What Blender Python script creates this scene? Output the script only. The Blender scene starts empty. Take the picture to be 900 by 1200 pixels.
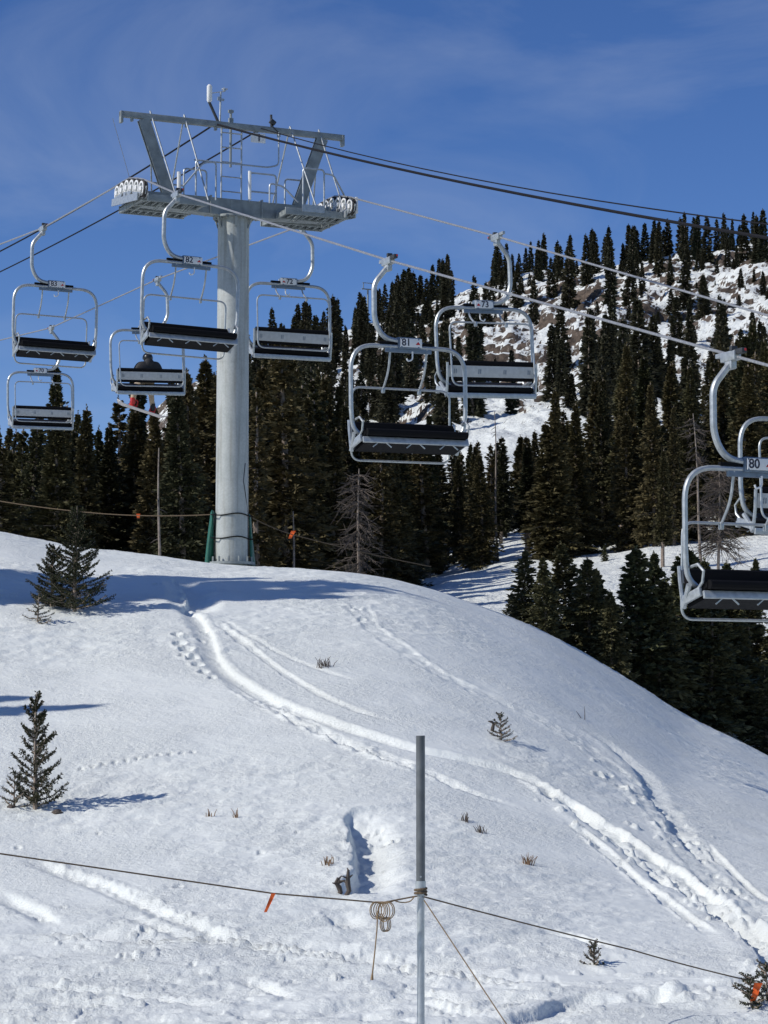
import bpy, bmesh, math, random
import numpy as np
from mathutils import Vector, Matrix, Euler

# ------------------------------------------------------------------ camera, light, exposure
SC = bpy.context.scene
COL = SC.collection
F = 2800.0                       # focal length in photo pixels (photo is 900 x 1200)
PITCH = math.atan(240.0 / F)     # horizon lies 240 px below the picture centre
CAMZ = 1.7
cam_d = bpy.data.cameras.new("camera")
cam_d.sensor_fit = 'VERTICAL'; cam_d.sensor_height = 36.0; cam_d.lens = 36.0 * F / 1200.0
cam_d.clip_start = 0.1; cam_d.clip_end = 20000.0
cam = bpy.data.objects.new("camera", cam_d); COL.objects.link(cam)
cam.location = (0, 0, CAMZ); cam.rotation_euler = (math.pi / 2 + PITCH, 0, 0)
SC.camera = cam

SUN_EL = math.radians(38.0)
SUN_AZ = math.atan2(-0.94, -0.34)                # compass-like angle from +Y towards +X of the sun itself
sd = Vector((math.sin(SUN_AZ) * math.cos(SUN_EL), math.cos(SUN_AZ) * math.cos(SUN_EL), math.sin(SUN_EL)))
sun_d = bpy.data.lights.new("sun", 'SUN'); sun_d.energy = 3.7; sun_d.angle = math.radians(0.53)
sun_d.color = (1.0, 0.955, 0.89)
sun = bpy.data.objects.new("sun", sun_d); COL.objects.link(sun)
sun.location = sd * 200; sun.rotation_euler = (-sd).to_track_quat('-Z', 'Y').to_euler()

W = bpy.data.worlds.new("World"); SC.world = W; W.use_nodes = True
wn = W.node_tree.nodes; wl = W.node_tree.links
for n in list(wn): wn.remove(n)
wo = wn.new('ShaderNodeOutputWorld'); bg = wn.new('ShaderNodeBackground'); bg.inputs[1].default_value = 0.108
sky = wn.new('ShaderNodeTexSky'); sky.sky_type = 'NISHITA'; sky.sun_disc = False
sky.sun_elevation = SUN_EL; sky.sun_rotation = SUN_AZ % (2 * math.pi)
sky.altitude = 3400; sky.air_density = 1.0; sky.dust_density = 0.05; sky.ozone_density = 2.2
tc = wn.new('ShaderNodeTexCoord'); mp = wn.new('ShaderNodeMapping'); mp.inputs['Scale'].default_value = (5, 5, 11)
mp.inputs['Rotation'].default_value = (0.2, 0.35, 0.3)
nz = wn.new('ShaderNodeTexNoise'); nz.inputs['Scale'].default_value = 1.3; nz.inputs['Detail'].default_value = 8
nz.inputs['Roughness'].default_value = 0.55; nz.inputs['Distortion'].default_value = 0.6
cr = wn.new('ShaderNodeValToRGB'); cr.color_ramp.elements[0].position = 0.46; cr.color_ramp.elements[1].position = 0.80
cr.color_ramp.elements[0].color = (0, 0, 0, 1); cr.color_ramp.elements[1].color = (0.25, 0.25, 0.25, 1)
mx = wn.new('ShaderNodeMixRGB'); mx.inputs[2].default_value = (5.2, 5.8, 6.8, 1)   # thin wind-blown cloud
wl.new(tc.outputs['Generated'], mp.inputs[0]); wl.new(mp.outputs[0], nz.inputs[0]); wl.new(nz.outputs[0], cr.inputs[0])
wl.new(cr.outputs[0], mx.inputs[0]); hs = wn.new('ShaderNodeHueSaturation'); hs.inputs['Saturation'].default_value = 1.24; hs.inputs['Hue'].default_value = 0.513
wl.new(sky.outputs[0], hs.inputs['Color']); wl.new(hs.outputs[0], mx.inputs[1]); wl.new(mx.outputs[0], bg.inputs[0])
wl.new(bg.outputs[0], wo.inputs[0])

SC.view_settings.view_transform = 'Standard'; SC.view_settings.look = 'None'
SC.view_settings.exposure = 0.0; SC.view_settings.gamma = 1.0
SC.render.engine = 'CYCLES'
SC.cycles.max_bounces = 5; SC.cycles.diffuse_bounces = 3; SC.cycles.glossy_bounces = 2
SC.cycles.transparent_max_bounces = 4; SC.cycles.transmission_bounces = 2

rng = np.random.default_rng(7)
random.seed(7)
R = math.radians

# ------------------------------------------------------------------ helpers
def tag(o, label=None, cat=None, group=None, kind=None):
    if label: o['label'] = label
    if cat: o['category'] = cat
    if group: o['group'] = group
    if kind: o['kind'] = kind
    return o

def empty(name, loc=(0, 0, 0), rz=0.0):
    o = bpy.data.objects.new(name, None); COL.objects.link(o)
    o.empty_display_size = 0.2; o.location = loc; o.rotation_euler = (0, 0, rz); return o

def link(name, mesh, parent=None, loc=None, rot=None):
    o = bpy.data.objects.new(name, mesh); COL.objects.link(o)
    if parent is not None: o.parent = parent
    if loc is not None: o.location = loc
    if rot is not None: o.rotation_euler = rot
    return o

def mesh_np(name, V, Fq, mats, mi=None, smooth=False):
    """mesh from numpy arrays; Fq is (n,4) or (n,3)"""
    V = np.asarray(V, dtype=np.float32); Fq = np.asarray(Fq, dtype=np.int32)
    me = bpy.data.meshes.new(name); k = Fq.shape[1]; n = len(Fq)
    me.vertices.add(len(V)); me.vertices.foreach_set('co', V.ravel())
    me.loops.add(n * k); me.loops.foreach_set('vertex_index', Fq.ravel())
    me.polygons.add(n); me.polygons.foreach_set('loop_start', np.arange(0, n * k, k, dtype=np.int32))
    me.polygons.foreach_set('loop_total', np.full(n, k, dtype=np.int32))
    if mi is not None: me.polygons.foreach_set('material_index', np.asarray(mi, dtype=np.int32))
    me.polygons.foreach_set('use_smooth', np.full(n, bool(smooth)))
    for m in mats: me.materials.append(m)
    me.update(calc_edges=True); me.validate()
    return me

def fillet(pts, r, n=6, closed=False):
    pts = [Vector(p) for p in pts]; out = []; N = len(pts)
    for i, p in enumerate(pts):
        if not closed and i in (0, N - 1): out.append(p); continue
        a = pts[i - 1]; b = pts[(i + 1) % N]
        da = (a - p); db = (b - p); rr = min(r, da.length * .49, db.length * .49)
        s = p + da.normalized() * rr; e = p + db.normalized() * rr
        for k in range(n + 1):
            t = k / n
            out.append(s * (1 - t) ** 2 + p * 2 * t * (1 - t) + e * t * t)
    return out

class MB:
    def __init__(self): self.v = []; self.f = []; self.m = []
    def add(self, vs, fs, mi=0):
        o = len(self.v); self.v += [tuple(v) for v in vs]
        self.f += [tuple(i + o for i in f) for f in fs]; self.m += [mi] * len(fs)
    def box(self, c, s, rot=None, mi=0, bev=0.0):
        bm = bmesh.new(); bmesh.ops.create_cube(bm, size=1.0)
        for v in bm.verts: v.co = Vector((v.co.x * s[0], v.co.y * s[1], v.co.z * s[2]))
        if bev > 0: bmesh.ops.bevel(bm, geom=bm.edges[:], offset=bev, segments=2, affect='EDGES', profile=.6)
        M = Matrix.Translation(Vector(c)) @ (Euler(rot).to_matrix().to_4x4() if rot else Matrix.Identity(4))
        bm.verts.index_update()
        self.add([M @ v.co for v in bm.verts], [[v.index for v in f.verts] for f in bm.faces], mi); bm.free()
    def beam(self, a, b, w, d, mi=0, side=(0, 1, 0)):
        """rectangular bar from a to b, w across, d along the side vector"""
        a = Vector(a); b = Vector(b); t = (b - a).normalized(); sv = Vector(side); sv = (sv - t * sv.dot(t)).normalized()
        u = t.cross(sv).normalized(); vs = []
        for p in (a, b):
            for i, j in ((-1, -1), (1, -1), (1, 1), (-1, 1)): vs.append(p + u * (i * w / 2) + sv * (j * d / 2))
        self.add(vs, [(0, 1, 2, 3), (7, 6, 5, 4), (0, 4, 5, 1), (1, 5, 6, 2), (2, 6, 7, 3), (3, 7, 4, 0)], mi)
    def tube(self, path, r, seg=8, closed=False, mi=0, caps=True):
        P = [Vector(p) for p in path]; n = len(P)
        rr = r if hasattr(r, '__len__') else [r] * n
        T = []
        for i in range(n):
            if closed: t = P[(i + 1) % n] - P[i - 1]
            else: t = P[min(i + 1, n - 1)] - P[max(i - 1, 0)]
            T.append(t.normalized() if t.length > 1e-9 else Vector((0, 0, 1)))
        ref = Vector((0, 1, 0)) if abs(T[0].y) < .9 else Vector((1, 0, 0))
        nv = (ref - T[0] * ref.dot(T[0])).normalized(); vs = []
        for i in range(n):
            nv = (nv - T[i] * nv.dot(T[i])).normalized(); bv = T[i].cross(nv)
            for k in range(seg):
                a = 2 * math.pi * k / seg
                vs.append(P[i] + (nv * math.cos(a) + bv * math.sin(a)) * rr[i])
        fs = []
        for i in range(n if closed else n - 1):
            j = (i + 1) % n
            for k in range(seg):
                k2 = (k + 1) % seg
                fs.append((i * seg + k, i * seg + k2, j * seg + k2, j * seg + k))
        if caps and not closed:
            fs.append(tuple(range(seg - 1, -1, -1))); fs.append(tuple((n - 1) * seg + k for k in range(seg)))
        self.add(vs, fs, mi)
    def cyl(self, a, b, r0, r1=None, seg=16, mi=0):
        self.tube([a, b], [r0, r0 if r1 is None else r1], seg, mi=mi)
    def mesh(self, name, mats, smooth=True, ang=35):
        me = bpy.data.meshes.new(name); me.from_pydata(self.v, [], self.f)
        mats = mats if isinstance(mats, (list, tuple)) else [mats]
        for m in mats: me.materials.append(m)
        me.polygons.foreach_set('material_index', self.m)
        if smooth:
            me.polygons.foreach_set('use_smooth', [True] * len(self.f)); me.set_sharp_from_angle(angle=R(ang))
        me.update(); return me
    def build(self, name, mats, parent=None, smooth=True, ang=35):
        return link(name, self.mesh(name, mats, smooth, ang), parent)

def text_mesh(body, size, mat, depth=0.004):
    cu = bpy.data.curves.new("digits", 'FONT'); cu.body = body; cu.size = size; cu.extrude = depth / 2
    cu.align_x = 'CENTER'; cu.align_y = 'CENTER'; cu.offset = size * 0.018
    o = bpy.data.objects.new("digits", cu); COL.objects.link(o)
    bpy.context.view_layer.update()
    me = bpy.data.meshes.new_from_object(o.evaluated_get(bpy.context.evaluated_depsgraph_get()))
    bpy.data.objects.remove(o); me.materials.clear(); me.materials.append(mat); return me

# ------------------------------------------------------------------ numpy noise
def _hash(ix, iy, seed):
    h = (ix.astype(np.int64) * 374761393 + iy.astype(np.int64) * 668265263 + seed * 1442695041) & 0xffffffff
    h = ((h ^ (h >> 13)) * 1274126177) & 0xffffffff
    return ((h ^ (h >> 16)) & 0xffffff) / float(0xffffff)
def vnoise(x, y, seed=0):
    ix = np.floor(x); iy = np.floor(y); fx = x - ix; fy = y - iy
    fx = fx * fx * fx * (fx * (fx * 6 - 15) + 10); fy = fy * fy * fy * (fy * (fy * 6 - 15) + 10)
    a = _hash(ix, iy, seed); b = _hash(ix + 1, iy, seed); c = _hash(ix, iy + 1, seed); d = _hash(ix + 1, iy + 1, seed)
    return (a * (1 - fx) + b * fx) * (1 - fy) + (c * (1 - fx) + d * fx) * fy * 1.0 - 0.5
def fbm(x, y, oct=4, seed=0, gain=.5):
    s = 0; a = 1.0; c, sn = math.cos(.6), math.sin(.6)
    for o in range(oct):
        s = s + a * vnoise(x, y, seed + o * 17); a *= gain
        x, y = (x * c - y * sn) * 2.03 + 13.7, (x * sn + y * c) * 2.03 + 5.1
    return s
def sstep(a, b, x):
    t = np.clip((x - a) / (b - a), 0, 1); return t * t * (3 - 2 * t)
def spline(xs, ys):
    xs = np.array(xs, float); ys = np.array(ys, float); m = np.gradient(ys, xs)
    def f(x):
        x = np.clip(np.asarray(x, float), xs[0], xs[-1]); i = np.clip(np.searchsorted(xs, x) - 1, 0, len(xs) - 2)
        h = xs[i + 1] - xs[i]; t = (x - xs[i]) / h
        return ((2 * t**3 - 3 * t**2 + 1) * ys[i] + (t**3 - 2 * t**2 + t) * h * m[i]
                + (-2 * t**3 + 3 * t**2) * ys[i + 1] + (t**3 - t**2) * h * m[i + 1])
    return f

# ------------------------------------------------------------------ survey: bearings in the photo <-> the ground
def tan_e(v): return np.tan(PITCH + np.arctan((600.0 - v) / F))
def ze(v, y): return CAMZ + y * tan_e(v)
def P(u, v, y):
    z = float(ze(v, y)) - CAMZ
    dep = y * math.cos(PITCH) + z * math.sin(PITCH)
    return Vector(((u - 450.0) / F * dep, y, z + CAMZ))

sky_v = spline([-1500, -300, 0, 90, 180, 250, 330, 430, 500, 560, 620, 700, 750, 800, 860, 900, 1100, 1600],
               [600, 604, 622, 640, 650, 661, 667, 676, 691, 711, 735, 778, 808, 840, 868, 888, 960, 1040])
crest_y = spline([-1500, -300, 0, 300, 500, 700, 900, 1100, 1600], [58, 57, 55, 52.3, 52.2, 54, 57, 58, 58])
SS = [-1500, 0, 100, 150, 200, 300, 450, 520, 600, 700, 800, 900, 1150, 2500]
FAR = [  # distance, bearing table of ground heights (as picture rows)
    (72,  [690, 690, 695, 700, 706, 720, 738, 738, 742, 752, 755, 755, 755, 760]),
    (95,  [740, 750, 750, 750, 750, 745, 712, 697, 690, 686, 682, 676, 668, 660]),
    (112, [715, 725, 725, 725, 722, 715, 690, 676, 656, 648, 640, 630, 612, 600]),
    (160, [650, 655, 655, 650, 645, 632, 622, 612, 602, 592, 582, 572, 550, 540]),
    (260, [620, 620, 605, 590, 570, 525, 500, 490, 480, 470, 460, 450, 430, 420]),
    (360, [605, 600, 585, 550, 505, 455, 425, 408, 392, 376, 362, 350, 330, 320]),
    (450, [590, 585, 570, 520, 462, 424, 374, 350, 324, 313, 304, 284, 262, 250])]
def farz(s, y):
    ys = [f[0] for f in FAR]; Z = [ze(np.interp(s, SS, f[1]), f[0]) for f in FAR]
    ys = ys + [520, 900, 6000]; Z = Z + [Z[-1] - 12, Z[-1] - 60, Z[-1] * 0 - 60]
    out = Z[0].copy() if hasattr(Z[0], 'copy') else Z[0]
    for i in range(len(ys) - 1):
        t = np.clip((y - ys[i]) / (ys[i + 1] - ys[i]), 0, 1)
        out = out + (Z[i + 1] - Z[i]) * t
    return out, Z[0], (Z[1] - Z[0]) / (ys[1] - ys[0])
Y0 = 20.0
def base_h(x, y):
    x = np.asarray(x, float); y = np.asarray(y, float); ys = np.maximum(y, 3.0)
    s = 450 + F * x / ys
    yc = crest_y(s); vs = sky_v(s); zc = ze(vs, yc); mc = (zc - CAMZ) / yc
    z0 = -0.93 + 0.010 * np.clip(x, -12, 12); m0 = 0.035
    h = yc - Y0; t = np.clip((y - Y0) / h, 0, 1)
    near = ((2*t**3 - 3*t**2 + 1) * z0 + (t**3 - 2*t**2 + t) * h * m0 + (-2*t**3 + 3*t**2) * zc + (t**3 - t**2) * h * mc)
    front = z0 * sstep(-2, 20, y) + m0 * (y - Y0) * sstep(6, 20, y) - 0.0
    fz, z72, m72 = farz(s, y)
    h2 = 72 - yc; t2 = np.clip((y - yc) / h2, 0, 1)
    mid = ((2*t2**3 - 3*t2**2 + 1) * zc + (t2**3 - 2*t2**2 + t2) * h2 * mc + (-2*t2**3 + 3*t2**2) * z72 + (t2**3 - t2**2) * h2 * m72)
    return np.where(y < Y0, front, np.where(y < yc, near, np.where(y < 72, mid, fz)))

def v_of(y, z):
    z = z - CAMZ; return 600 - F * (-y * math.sin(PITCH) + z * math.cos(PITCH)) / (y * math.cos(PITCH) + z * math.sin(PITCH))
_ys = np.arange(16, 60, 0.04)
def G(u, v):
    """first ground point seen at a picture bearing"""
    x = (u - 450) / F * _ys * 1.003; z = base_h(x, _ys); vv = v_of(_ys, z)
    k = np.where(vv <= v)[0]; i = k[0] if len(k) else len(_ys) - 1
    return float(x[i]), float(_ys[i])

# --- relief of the near snow: ski tracks, drifts, footprints
def poly_world(pts): return np.array([G(u, v) for u, v in pts])
def smooth_poly(pts, n=8):
    p = np.array(pts, float); t = np.arange(len(p)); tt = np.linspace(0, len(p) - 1, (len(p) - 1) * n + 1)
    return np.stack([spline(t, p[:, 0])(tt), spline(t, p[:, 1])(tt)], 1)
def dist_poly(x, y, pl):
    """signed distance (positive on the right of travel), and arc position"""
    bd = np.full(x.shape, 1e9); sg = np.zeros(x.shape); ar = np.zeros(x.shape); L = 0.0
    for i in range(len(pl) - 1):
        a = pl[i]; d = pl[i + 1] - a; l = math.hypot(*d)
        if l < 1e-6: continue
        tx, ty = d / l; px = x - a[0]; py = y - a[1]
        q = np.clip(px * tx + py * ty, 0, l); dx = px - q * tx; dy = py - q * ty; dd = np.hypot(dx, dy)
        m = dd < bd; bd = np.where(m, dd, bd); sg = np.where(m, np.sign(px * ty - py * tx), sg); ar = np.where(m, L + q, ar); L += l
    return bd * sg, ar, L

TRACKS = []
def track(px, kind, **k):
    pl = smooth_poly(poly_world(px)); TRACKS.append((pl, kind, k))
track([(205, 676), (216, 692), (219, 712), (236, 726), (250, 748), (262, 775), (290, 800), (335, 824), (400, 848), (450, 864), (495, 877), (550, 889), (600, 903), (640, 922)],
      'face', w=.40, d=.085, rough=.012)
track([(600, 903), (650, 934), (700, 964), (750, 994), (800, 1030), (850, 1072), (905, 1118)], 'carve', w=.20, d=.09, rough=.045)
track([(640, 928), (700, 975), (750, 1016), (800, 1050), (850, 1090), (905, 1150)], 'step', w=.30, d=.09, edge=.015, flip=1)
track([(418, 706), (432, 733), (470, 762), (520, 792), (580, 820), (640, 848), (690, 880), (735, 918), (775, 965), (805, 1003), (850, 1045), (905, 1095)],
      'carve', w=.22, d=.02, rough=.024)
track([(668, 848), (700, 868), (735, 897), (752, 928), (775, 962), (800, 992), (825, 1012)], 'step', w=.35, d=.075, edge=.015, flip=1)
track([(250, 733), (290, 757), (335, 790), (400, 826), (470, 850)], 'carve', w=.09, d=.035, rough=.01)
track([(255, 728), (300, 752), (350, 775), (420, 800)], 'carve', w=.07, d=.02, rough=.01)
track([(262, 800), (330, 838), (420, 878), (520, 915), (620, 950)], 'carve', w=.10, d=.035, rough=.02)
track([(300, 812), (380, 860), (470, 895), (560, 930)], 'carve', w=.16, d=.03, rough=.03)
track([(660, 960), (700, 990), (760, 1040), (830, 1100)], 'carve', w=.09, d=.04, rough=.02)
track([(820, 985), (860, 1025), (905, 1060)], 'carve', w=.07, d=.04, rough=.01)
track([(0, 1098), (80, 1102), (160, 1107), (240, 1112), (310, 1118), (380, 1128), (450, 1138), (540, 1150), (640, 1160), (700, 1158)], 'step', w=.5, d=.08, edge=.03, flip=1)
track([(40, 1000), (110, 1030), (180, 1062), (250, 1092), (320, 1116)], 'face', w=.30, d=.06, rough=.05)
track([(140, 1072), (200, 1088), (260, 1106)], 'face', w=.2, d=.05, rough=.03)
track([(615, 1088), (655, 1098), (700, 1110), (722, 1124)], 'face', w=.25, d=.06, rough=.03)
track([(275, 1148), (320, 1162), (356, 1182)], 'face', w=.22, d=.07, rough=.03)
track([(455, 1160), (520, 1172), (575, 1182)], 'face', w=.22, d=.07, rough=.03)
track([(0, 1150), (110, 1166), (220, 1178), (300, 1186)], 'face', w=.2, d=.05, rough=.03)
track([(-10, 1103), (80, 1106), (160, 1111), (240, 1115), (310, 1121), (380, 1131), (450, 1141), (540, 1153), (640, 1163)], 'carve', w=.085, d=.06, rough=.03)
track([(460, 1176), (560, 1190), (650, 1172)], 'carve', w=.08, d=.05, rough=.03)
track([(0, 1040), (50, 1066), (84, 1090)], 'face', w=.3, d=.07, rough=.015)
track([(60, 1098), (100, 1094), (140, 1084)], 'step', w=.3, d=.07, edge=.02)
track([(330, 1192), (380, 1186), (432, 1178), (480, 1176)], 'step', w=.35, d=.06, edge=.025)
track([(560, 1205), (610, 1192), (660, 1178), (697, 1166)], 'step', w=.35, d=.09, edge=.025)
track([(700, 1165), (760, 1172), (830, 1168), (905, 1180)], 'carve', w=.14, d=.05, rough=.05)
track([(480, 1172), (540, 1180), (620, 1176)], 'carve', w=.14, d=.04, rough=.045)
track([(430, 948), (412, 958), (411, 985), (417, 1012), (408, 1040), (404, 1056)], 'bank', d=.17, w=.40)
track([(372, 1070), (392, 1082), (400, 1102)], 'bank', d=.11, w=.28)
track([(205, 676), (214, 690), (218, 712), (212, 722)], 'bank', d=.16, w=.45)
PITS = [(208, 748, .16), (212, 758, .2), (219, 765, .2), (216, 772, .15), (227, 774, .18), (233, 782, .18), (240, 790, .16), (250, 797, .13), (236, 752, .12), (240, 741, .14),
        (185, 686, .1), (420, 716, .14), (424, 728, .1)]
for k in range(11): PITS.append((98 + 13 * k, 900 - 3.0 * k + .12 * k * k, .055))
for k in range(7): PITS.append((445 + 3 * k, 965 + 9 * k - k * k, .06))
for k in range(12): PITS.append((30 + 30 * k + random.uniform(-12, 12), 1000 + random.uniform(-40, 170), random.uniform(.04, .07)))
for k in range(14): PITS.append((700 + 12 * k, 905 + 10 * k + random.uniform(-14, 14), random.uniform(.07, .13)))
PITW = [G(u, v) + (r * (.55 if r > .1 else .8),) for u, v, r in PITS]

CLODS = []
_r = random.Random(11)
for k in range(40):
    u = _r.uniform(-10, 910); v = _r.gauss(1125 + .05 * u, 26); CLODS.append(G(u, min(1195, max(1085, v))) + (_r.uniform(.025, .06),))
for k in range(60):
    t = _r.random() ** .8; u = 640 + 260 * t + _r.gauss(0, 12); v = 930 + 185 * t + _r.gauss(0, 8); CLODS.append(G(u, v) + (_r.uniform(.03, .075),))
for k in range(40):
    t = _r.random(); u = 700 + 160 * t + _r.gauss(0, 10); v = 880 + 170 * t + _r.gauss(0, 10); CLODS.append(G(u, v) + (_r.uniform(.03, .06),))
for k in range(24):
    CLODS.append(G(_r.gauss(415, 14), _r.gauss(985, 30)) + (_r.uniform(.025, .05),))
def relief(x, y):
    s = 450 + F * x / np.maximum(y, 3)
    z = .10 * fbm(x / 6, y / 6, 3, 3) + .025 * fbm(x / 1.7, y / 1.7, 3, 11)
    rough = .15 + 1.15 * sstep(-.12, .22, fbm(x / 3.5, y / 4.5, 4, 41))
    # wind-scoured ripples
    a = x * .8 + y * .6; b = -x * .6 + y * .8
    z = z + rough * (.028 * fbm(a / .60, b / .17, 3, 23) + .018 * fbm(a / .20, b / .12, 3, 29))
    flat = 1 - sstep(22.5, 26.0, y)                       # chopped snow along the foot of the slope
    z = z + flat * (.075 * fbm(x / 2.2, y / .55, 4, 31) + .045 * np.abs(fbm(x / .45, y / .20, 3, 37)) * sstep(-.1, .25, fbm(x / 1.5, y / .8, 2, 38)) + .022 * sstep(.10, .2, fbm(x / .35, y / .25, 3, 39)))
    z = z + (1 - sstep(-2.7, -1.7, x + .25 * fbm(x, y, 2, 6))) * (1 - sstep(22.0, 22.8, y)) * .022 * np.sin((y * .55 - x * .16 + .10 * fbm(x / .8, y / .8, 2, 5)) * 60)
    for pl, kind, k in TRACKS:
        w = k['w']; mar = w * 3 + .4
        x0, y0 = pl.min(0) - mar; x1, y1 = pl.max(0) + mar
        m = (x > x0) & (x < x1) & (y > y0) & (y < y1)
        if not m.any(): continue
        xx = x[m]; yy = y[m]; d, ar, L = dist_poly(xx, yy, pl); ad = np.abs(d)
        fade = sstep(0, .8, ar) * sstep(0, .8, L - ar)
        n = fbm(ar / .7, d * 0 + 3.3, 3, 51)
        if kind == 'carve':
            wv = w * (1 + .35 * n); prof = -(1 - sstep(wv * .62, wv, ad)) + .18 * np.exp(-((ad - wv * 1.15) / (wv * .18)) ** 2)
            dz = k['d'] * prof
            r = k['rough']; inn = 1 - sstep(w * .9, w * 1.6, ad)
            if r: dz = dz + inn * r * (1.6 * fbm(xx / .22, yy / .22, 3, 61) + 1.2 * np.abs(fbm(xx / .5, yy / .4, 2, 67)))
        elif kind == 'face':
            dz = -k['d'] * sstep(-.035, .035, d + .03 * n) * (1 - sstep(.10, w, d)) + k['d'] * .12 * np.exp(-((d + .10) / .04) ** 2)
            dz = dz + (1 - sstep(.08, .2, ad)) * k['rough'] * fbm(xx / .12, yy / .12, 3, 61)
        elif kind == 'step':
            q = d * (-1 if k.get('flip') else 1) + .10 * n
            dz = -k['d'] * sstep(-k['edge'], k['edge'], q) * (1 - sstep(w * .35, w * 1.3, q))
            dz = dz + .3 * k['d'] * np.exp(-((q + .14) / .14) ** 2)
        else:
            nn = fbm(ar / .35, ar * 0 + 1.3, 3, 71)
            q = -d + .12 * nn
            dz = -k['d'] * sstep(-.05, .05, q) * (1 - sstep(w * .5, w * 1.6, q)) + k['d'] * .22 * (1 - sstep(.05, .6, -q)) * (q <= 0)
            dz = dz + (1 - sstep(0, .35, ad)) * .05 * fbm(xx / .14, yy / .14, 3, 77)
        z[m] += dz * fade
    for px, py, r in CLODS:
        m = (np.abs(x - px) < r * 1.6) & (np.abs(y - py) < r * 1.6)
        if m.any():
            q = np.hypot(x[m] - px, y[m] - py) / r + .6 * vnoise(x[m] / (r * .5) + px, y[m] / (r * .5), 9)
            z[m] += r * .75 * (1 - sstep(.45, 1.05, q))
    for px, py, r in PITW:
        m = (np.abs(x - px) < r * 3.2) & (np.abs(y - py) < r * 4.5)
        if m.any():
            xx = x[m] - px; yy = (y[m] - py) * .75
            q = np.hypot(xx, yy) / r + .5 * vnoise(x[m] / (r * .6), y[m] / (r * .6), 5)
            z[m] += r * (-.85 * (1 - sstep(.55, 1.05, q)) + .25 * np.exp(-((q - 1.35) / .3) ** 2))
    return z
def mountain_relief(x, y):
    k = sstep(150, 300, y); s = 450 + F * x / np.maximum(y, 3)
    z = sstep(62, 80, y) * (.5 * fbm(x / 9, y / 9, 4, 81) + .12 * fbm(x / 1.6, y / 1.6, 3, 83) * (1 - k))
    cl = fbm(x / 26, y / 34, 4, 91); rid = 1 - 2 * np.abs(fbm(x / 14, y / 22, 4, 95))
    z = z + k * (1 - .92 * sstep(385, 440, y)) * (4 * cl + 1.5 * rid * sstep(-.05, .3, cl) - 1)
    st = fbm(x / 9, y / 12, 4, 99)
    z = z + k * (1 - .8 * sstep(425, 450, y)) * 1.0 * sstep(.04, .12, st) * sstep(-.2, .2, fbm(x / 60, y / 60, 2, 7))
    z = z + k * 1.7 * fbm(x / 3.0, y / 3.6, 4, 103)
    return z
def ground(x, y):
    x = np.atleast_1d(np.asarray(x, float)); y = np.atleast_1d(np.asarray(y, float))
    z = base_h(x, y); k = 1 - sstep(58, 64, y)
    return z + relief(x, y) * k + mountain_relief(x, y)
def gz(x, y): return float(ground([x], [y])[0])
def gpos(u, v):
    x, y = G(u, v); return Vector((x, y, gz(x, y)))

# ------------------------------------------------------------------ materials
def new_mat(name):
    m = bpy.data.materials.new(name); m.use_nodes = True
    return m, m.node_tree.nodes, m.node_tree.links, m.node_tree.nodes['Principled BSDF']
def noise(n, l, scale, detail=4, rough=.55, coord='Object', vec=None):
    t = n.new('ShaderNodeTexNoise'); t.inputs['Scale'].default_value = scale; t.inputs['Detail'].default_value = detail
    t.inputs['Roughness'].default_value = rough
    c = n.new('ShaderNodeTexCoord'); l.new(c.outputs[coord], t.inputs['Vector']); return t
def ramp(n, l, src, stops):
    r = n.new('ShaderNodeValToRGB'); e = r.color_ramp.elements
    while len(e) < len(stops): e.new(.5)
    for i, (p, c) in enumerate(stops):
        e[i].position = p; e[i].color = (*c, 1) if len(c) == 3 else c
    l.new(src, r.inputs[0]); return r
def bump(n, l, b, src, strength, dist):
    bp = n.new('ShaderNodeBump'); bp.inputs['Strength'].default_value = strength; bp.inputs['Distance'].default_value = dist
    l.new(src, bp.inputs['Height']); l.new(bp.outputs[0], b.inputs['Normal']); return bp
def simple(name, col, rough=.6, metal=0.0, var=.18, scale=9, bmp=0.0, bdist=.01, spec=.5):
    m, n, l, b = new_mat(name)
    t = noise(n, l, scale, 6)
    lo = tuple(c * (1 - var) for c in col); hi = tuple(min(1, c * (1 + var)) for c in col)
    r = ramp(n, l, t.outputs[0], [(.3, lo), (.7, hi)]); l.new(r.outputs[0], b.inputs['Base Color'])
    b.inputs['Roughness'].default_value = rough; b.inputs['Metallic'].default_value = metal
    b.inputs['Specular IOR Level'].default_value = spec
    rr = ramp(n, l, t.outputs[0], [(.2, (rough * .8,) * 3), (.8, (min(1, rough * 1.2),) * 3)]); l.new(rr.outputs[0], b.inputs['Roughness'])
    if bmp: bump(n, l, b, t.outputs[0], bmp, bdist)
    return m

M = {}
M['galv'] = simple('galvanised_steel', (.43, .46, .47), .42, .55, .16, 14)
M['galv_dull'] = simple('dull_galvanised_steel', (.27, .30, .30), .6, .25, .25, 5, .1, .004)
M['sleeve'] = simple('grey_pipe_sleeve', (.13, .14, .145), .5, .3, .3, 7, .2, .004)
M['steel_dark'] = simple('dark_steel', (.06, .065, .07), .5, .4, .3, 8)
M['black'] = simple('black_vinyl', (.006, .006, .007), .7, 0, .3, 20, .1, .003, .12)
M['rubber'] = simple('black_rubber', (.02, .02, .02), .7, 0, .3, 20)
M['panel'] = simple('grey_plastic_panel', (.50, .51, .50), .5, 0, .10, 10)
M['white'] = simple('white_paint', (.80, .80, .78), .45, 0, .05, 10)
M['bluegrey'] = simple('blue_grey_steel', (.16, .21, .27), .5, .3, .2, 12)
M['digit'] = simple('dark_digits', (.03, .03, .05), .6)
M['red'] = simple('red_paint', (.55, .03, .03), .5)
M['orange'] = simple('orange_plastic', (.85, .13, .015), .55, 0, .15, 30)
M['rope'] = simple('brown_rope', (.12, .085, .05), .9, 0, .4, 60)
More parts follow.
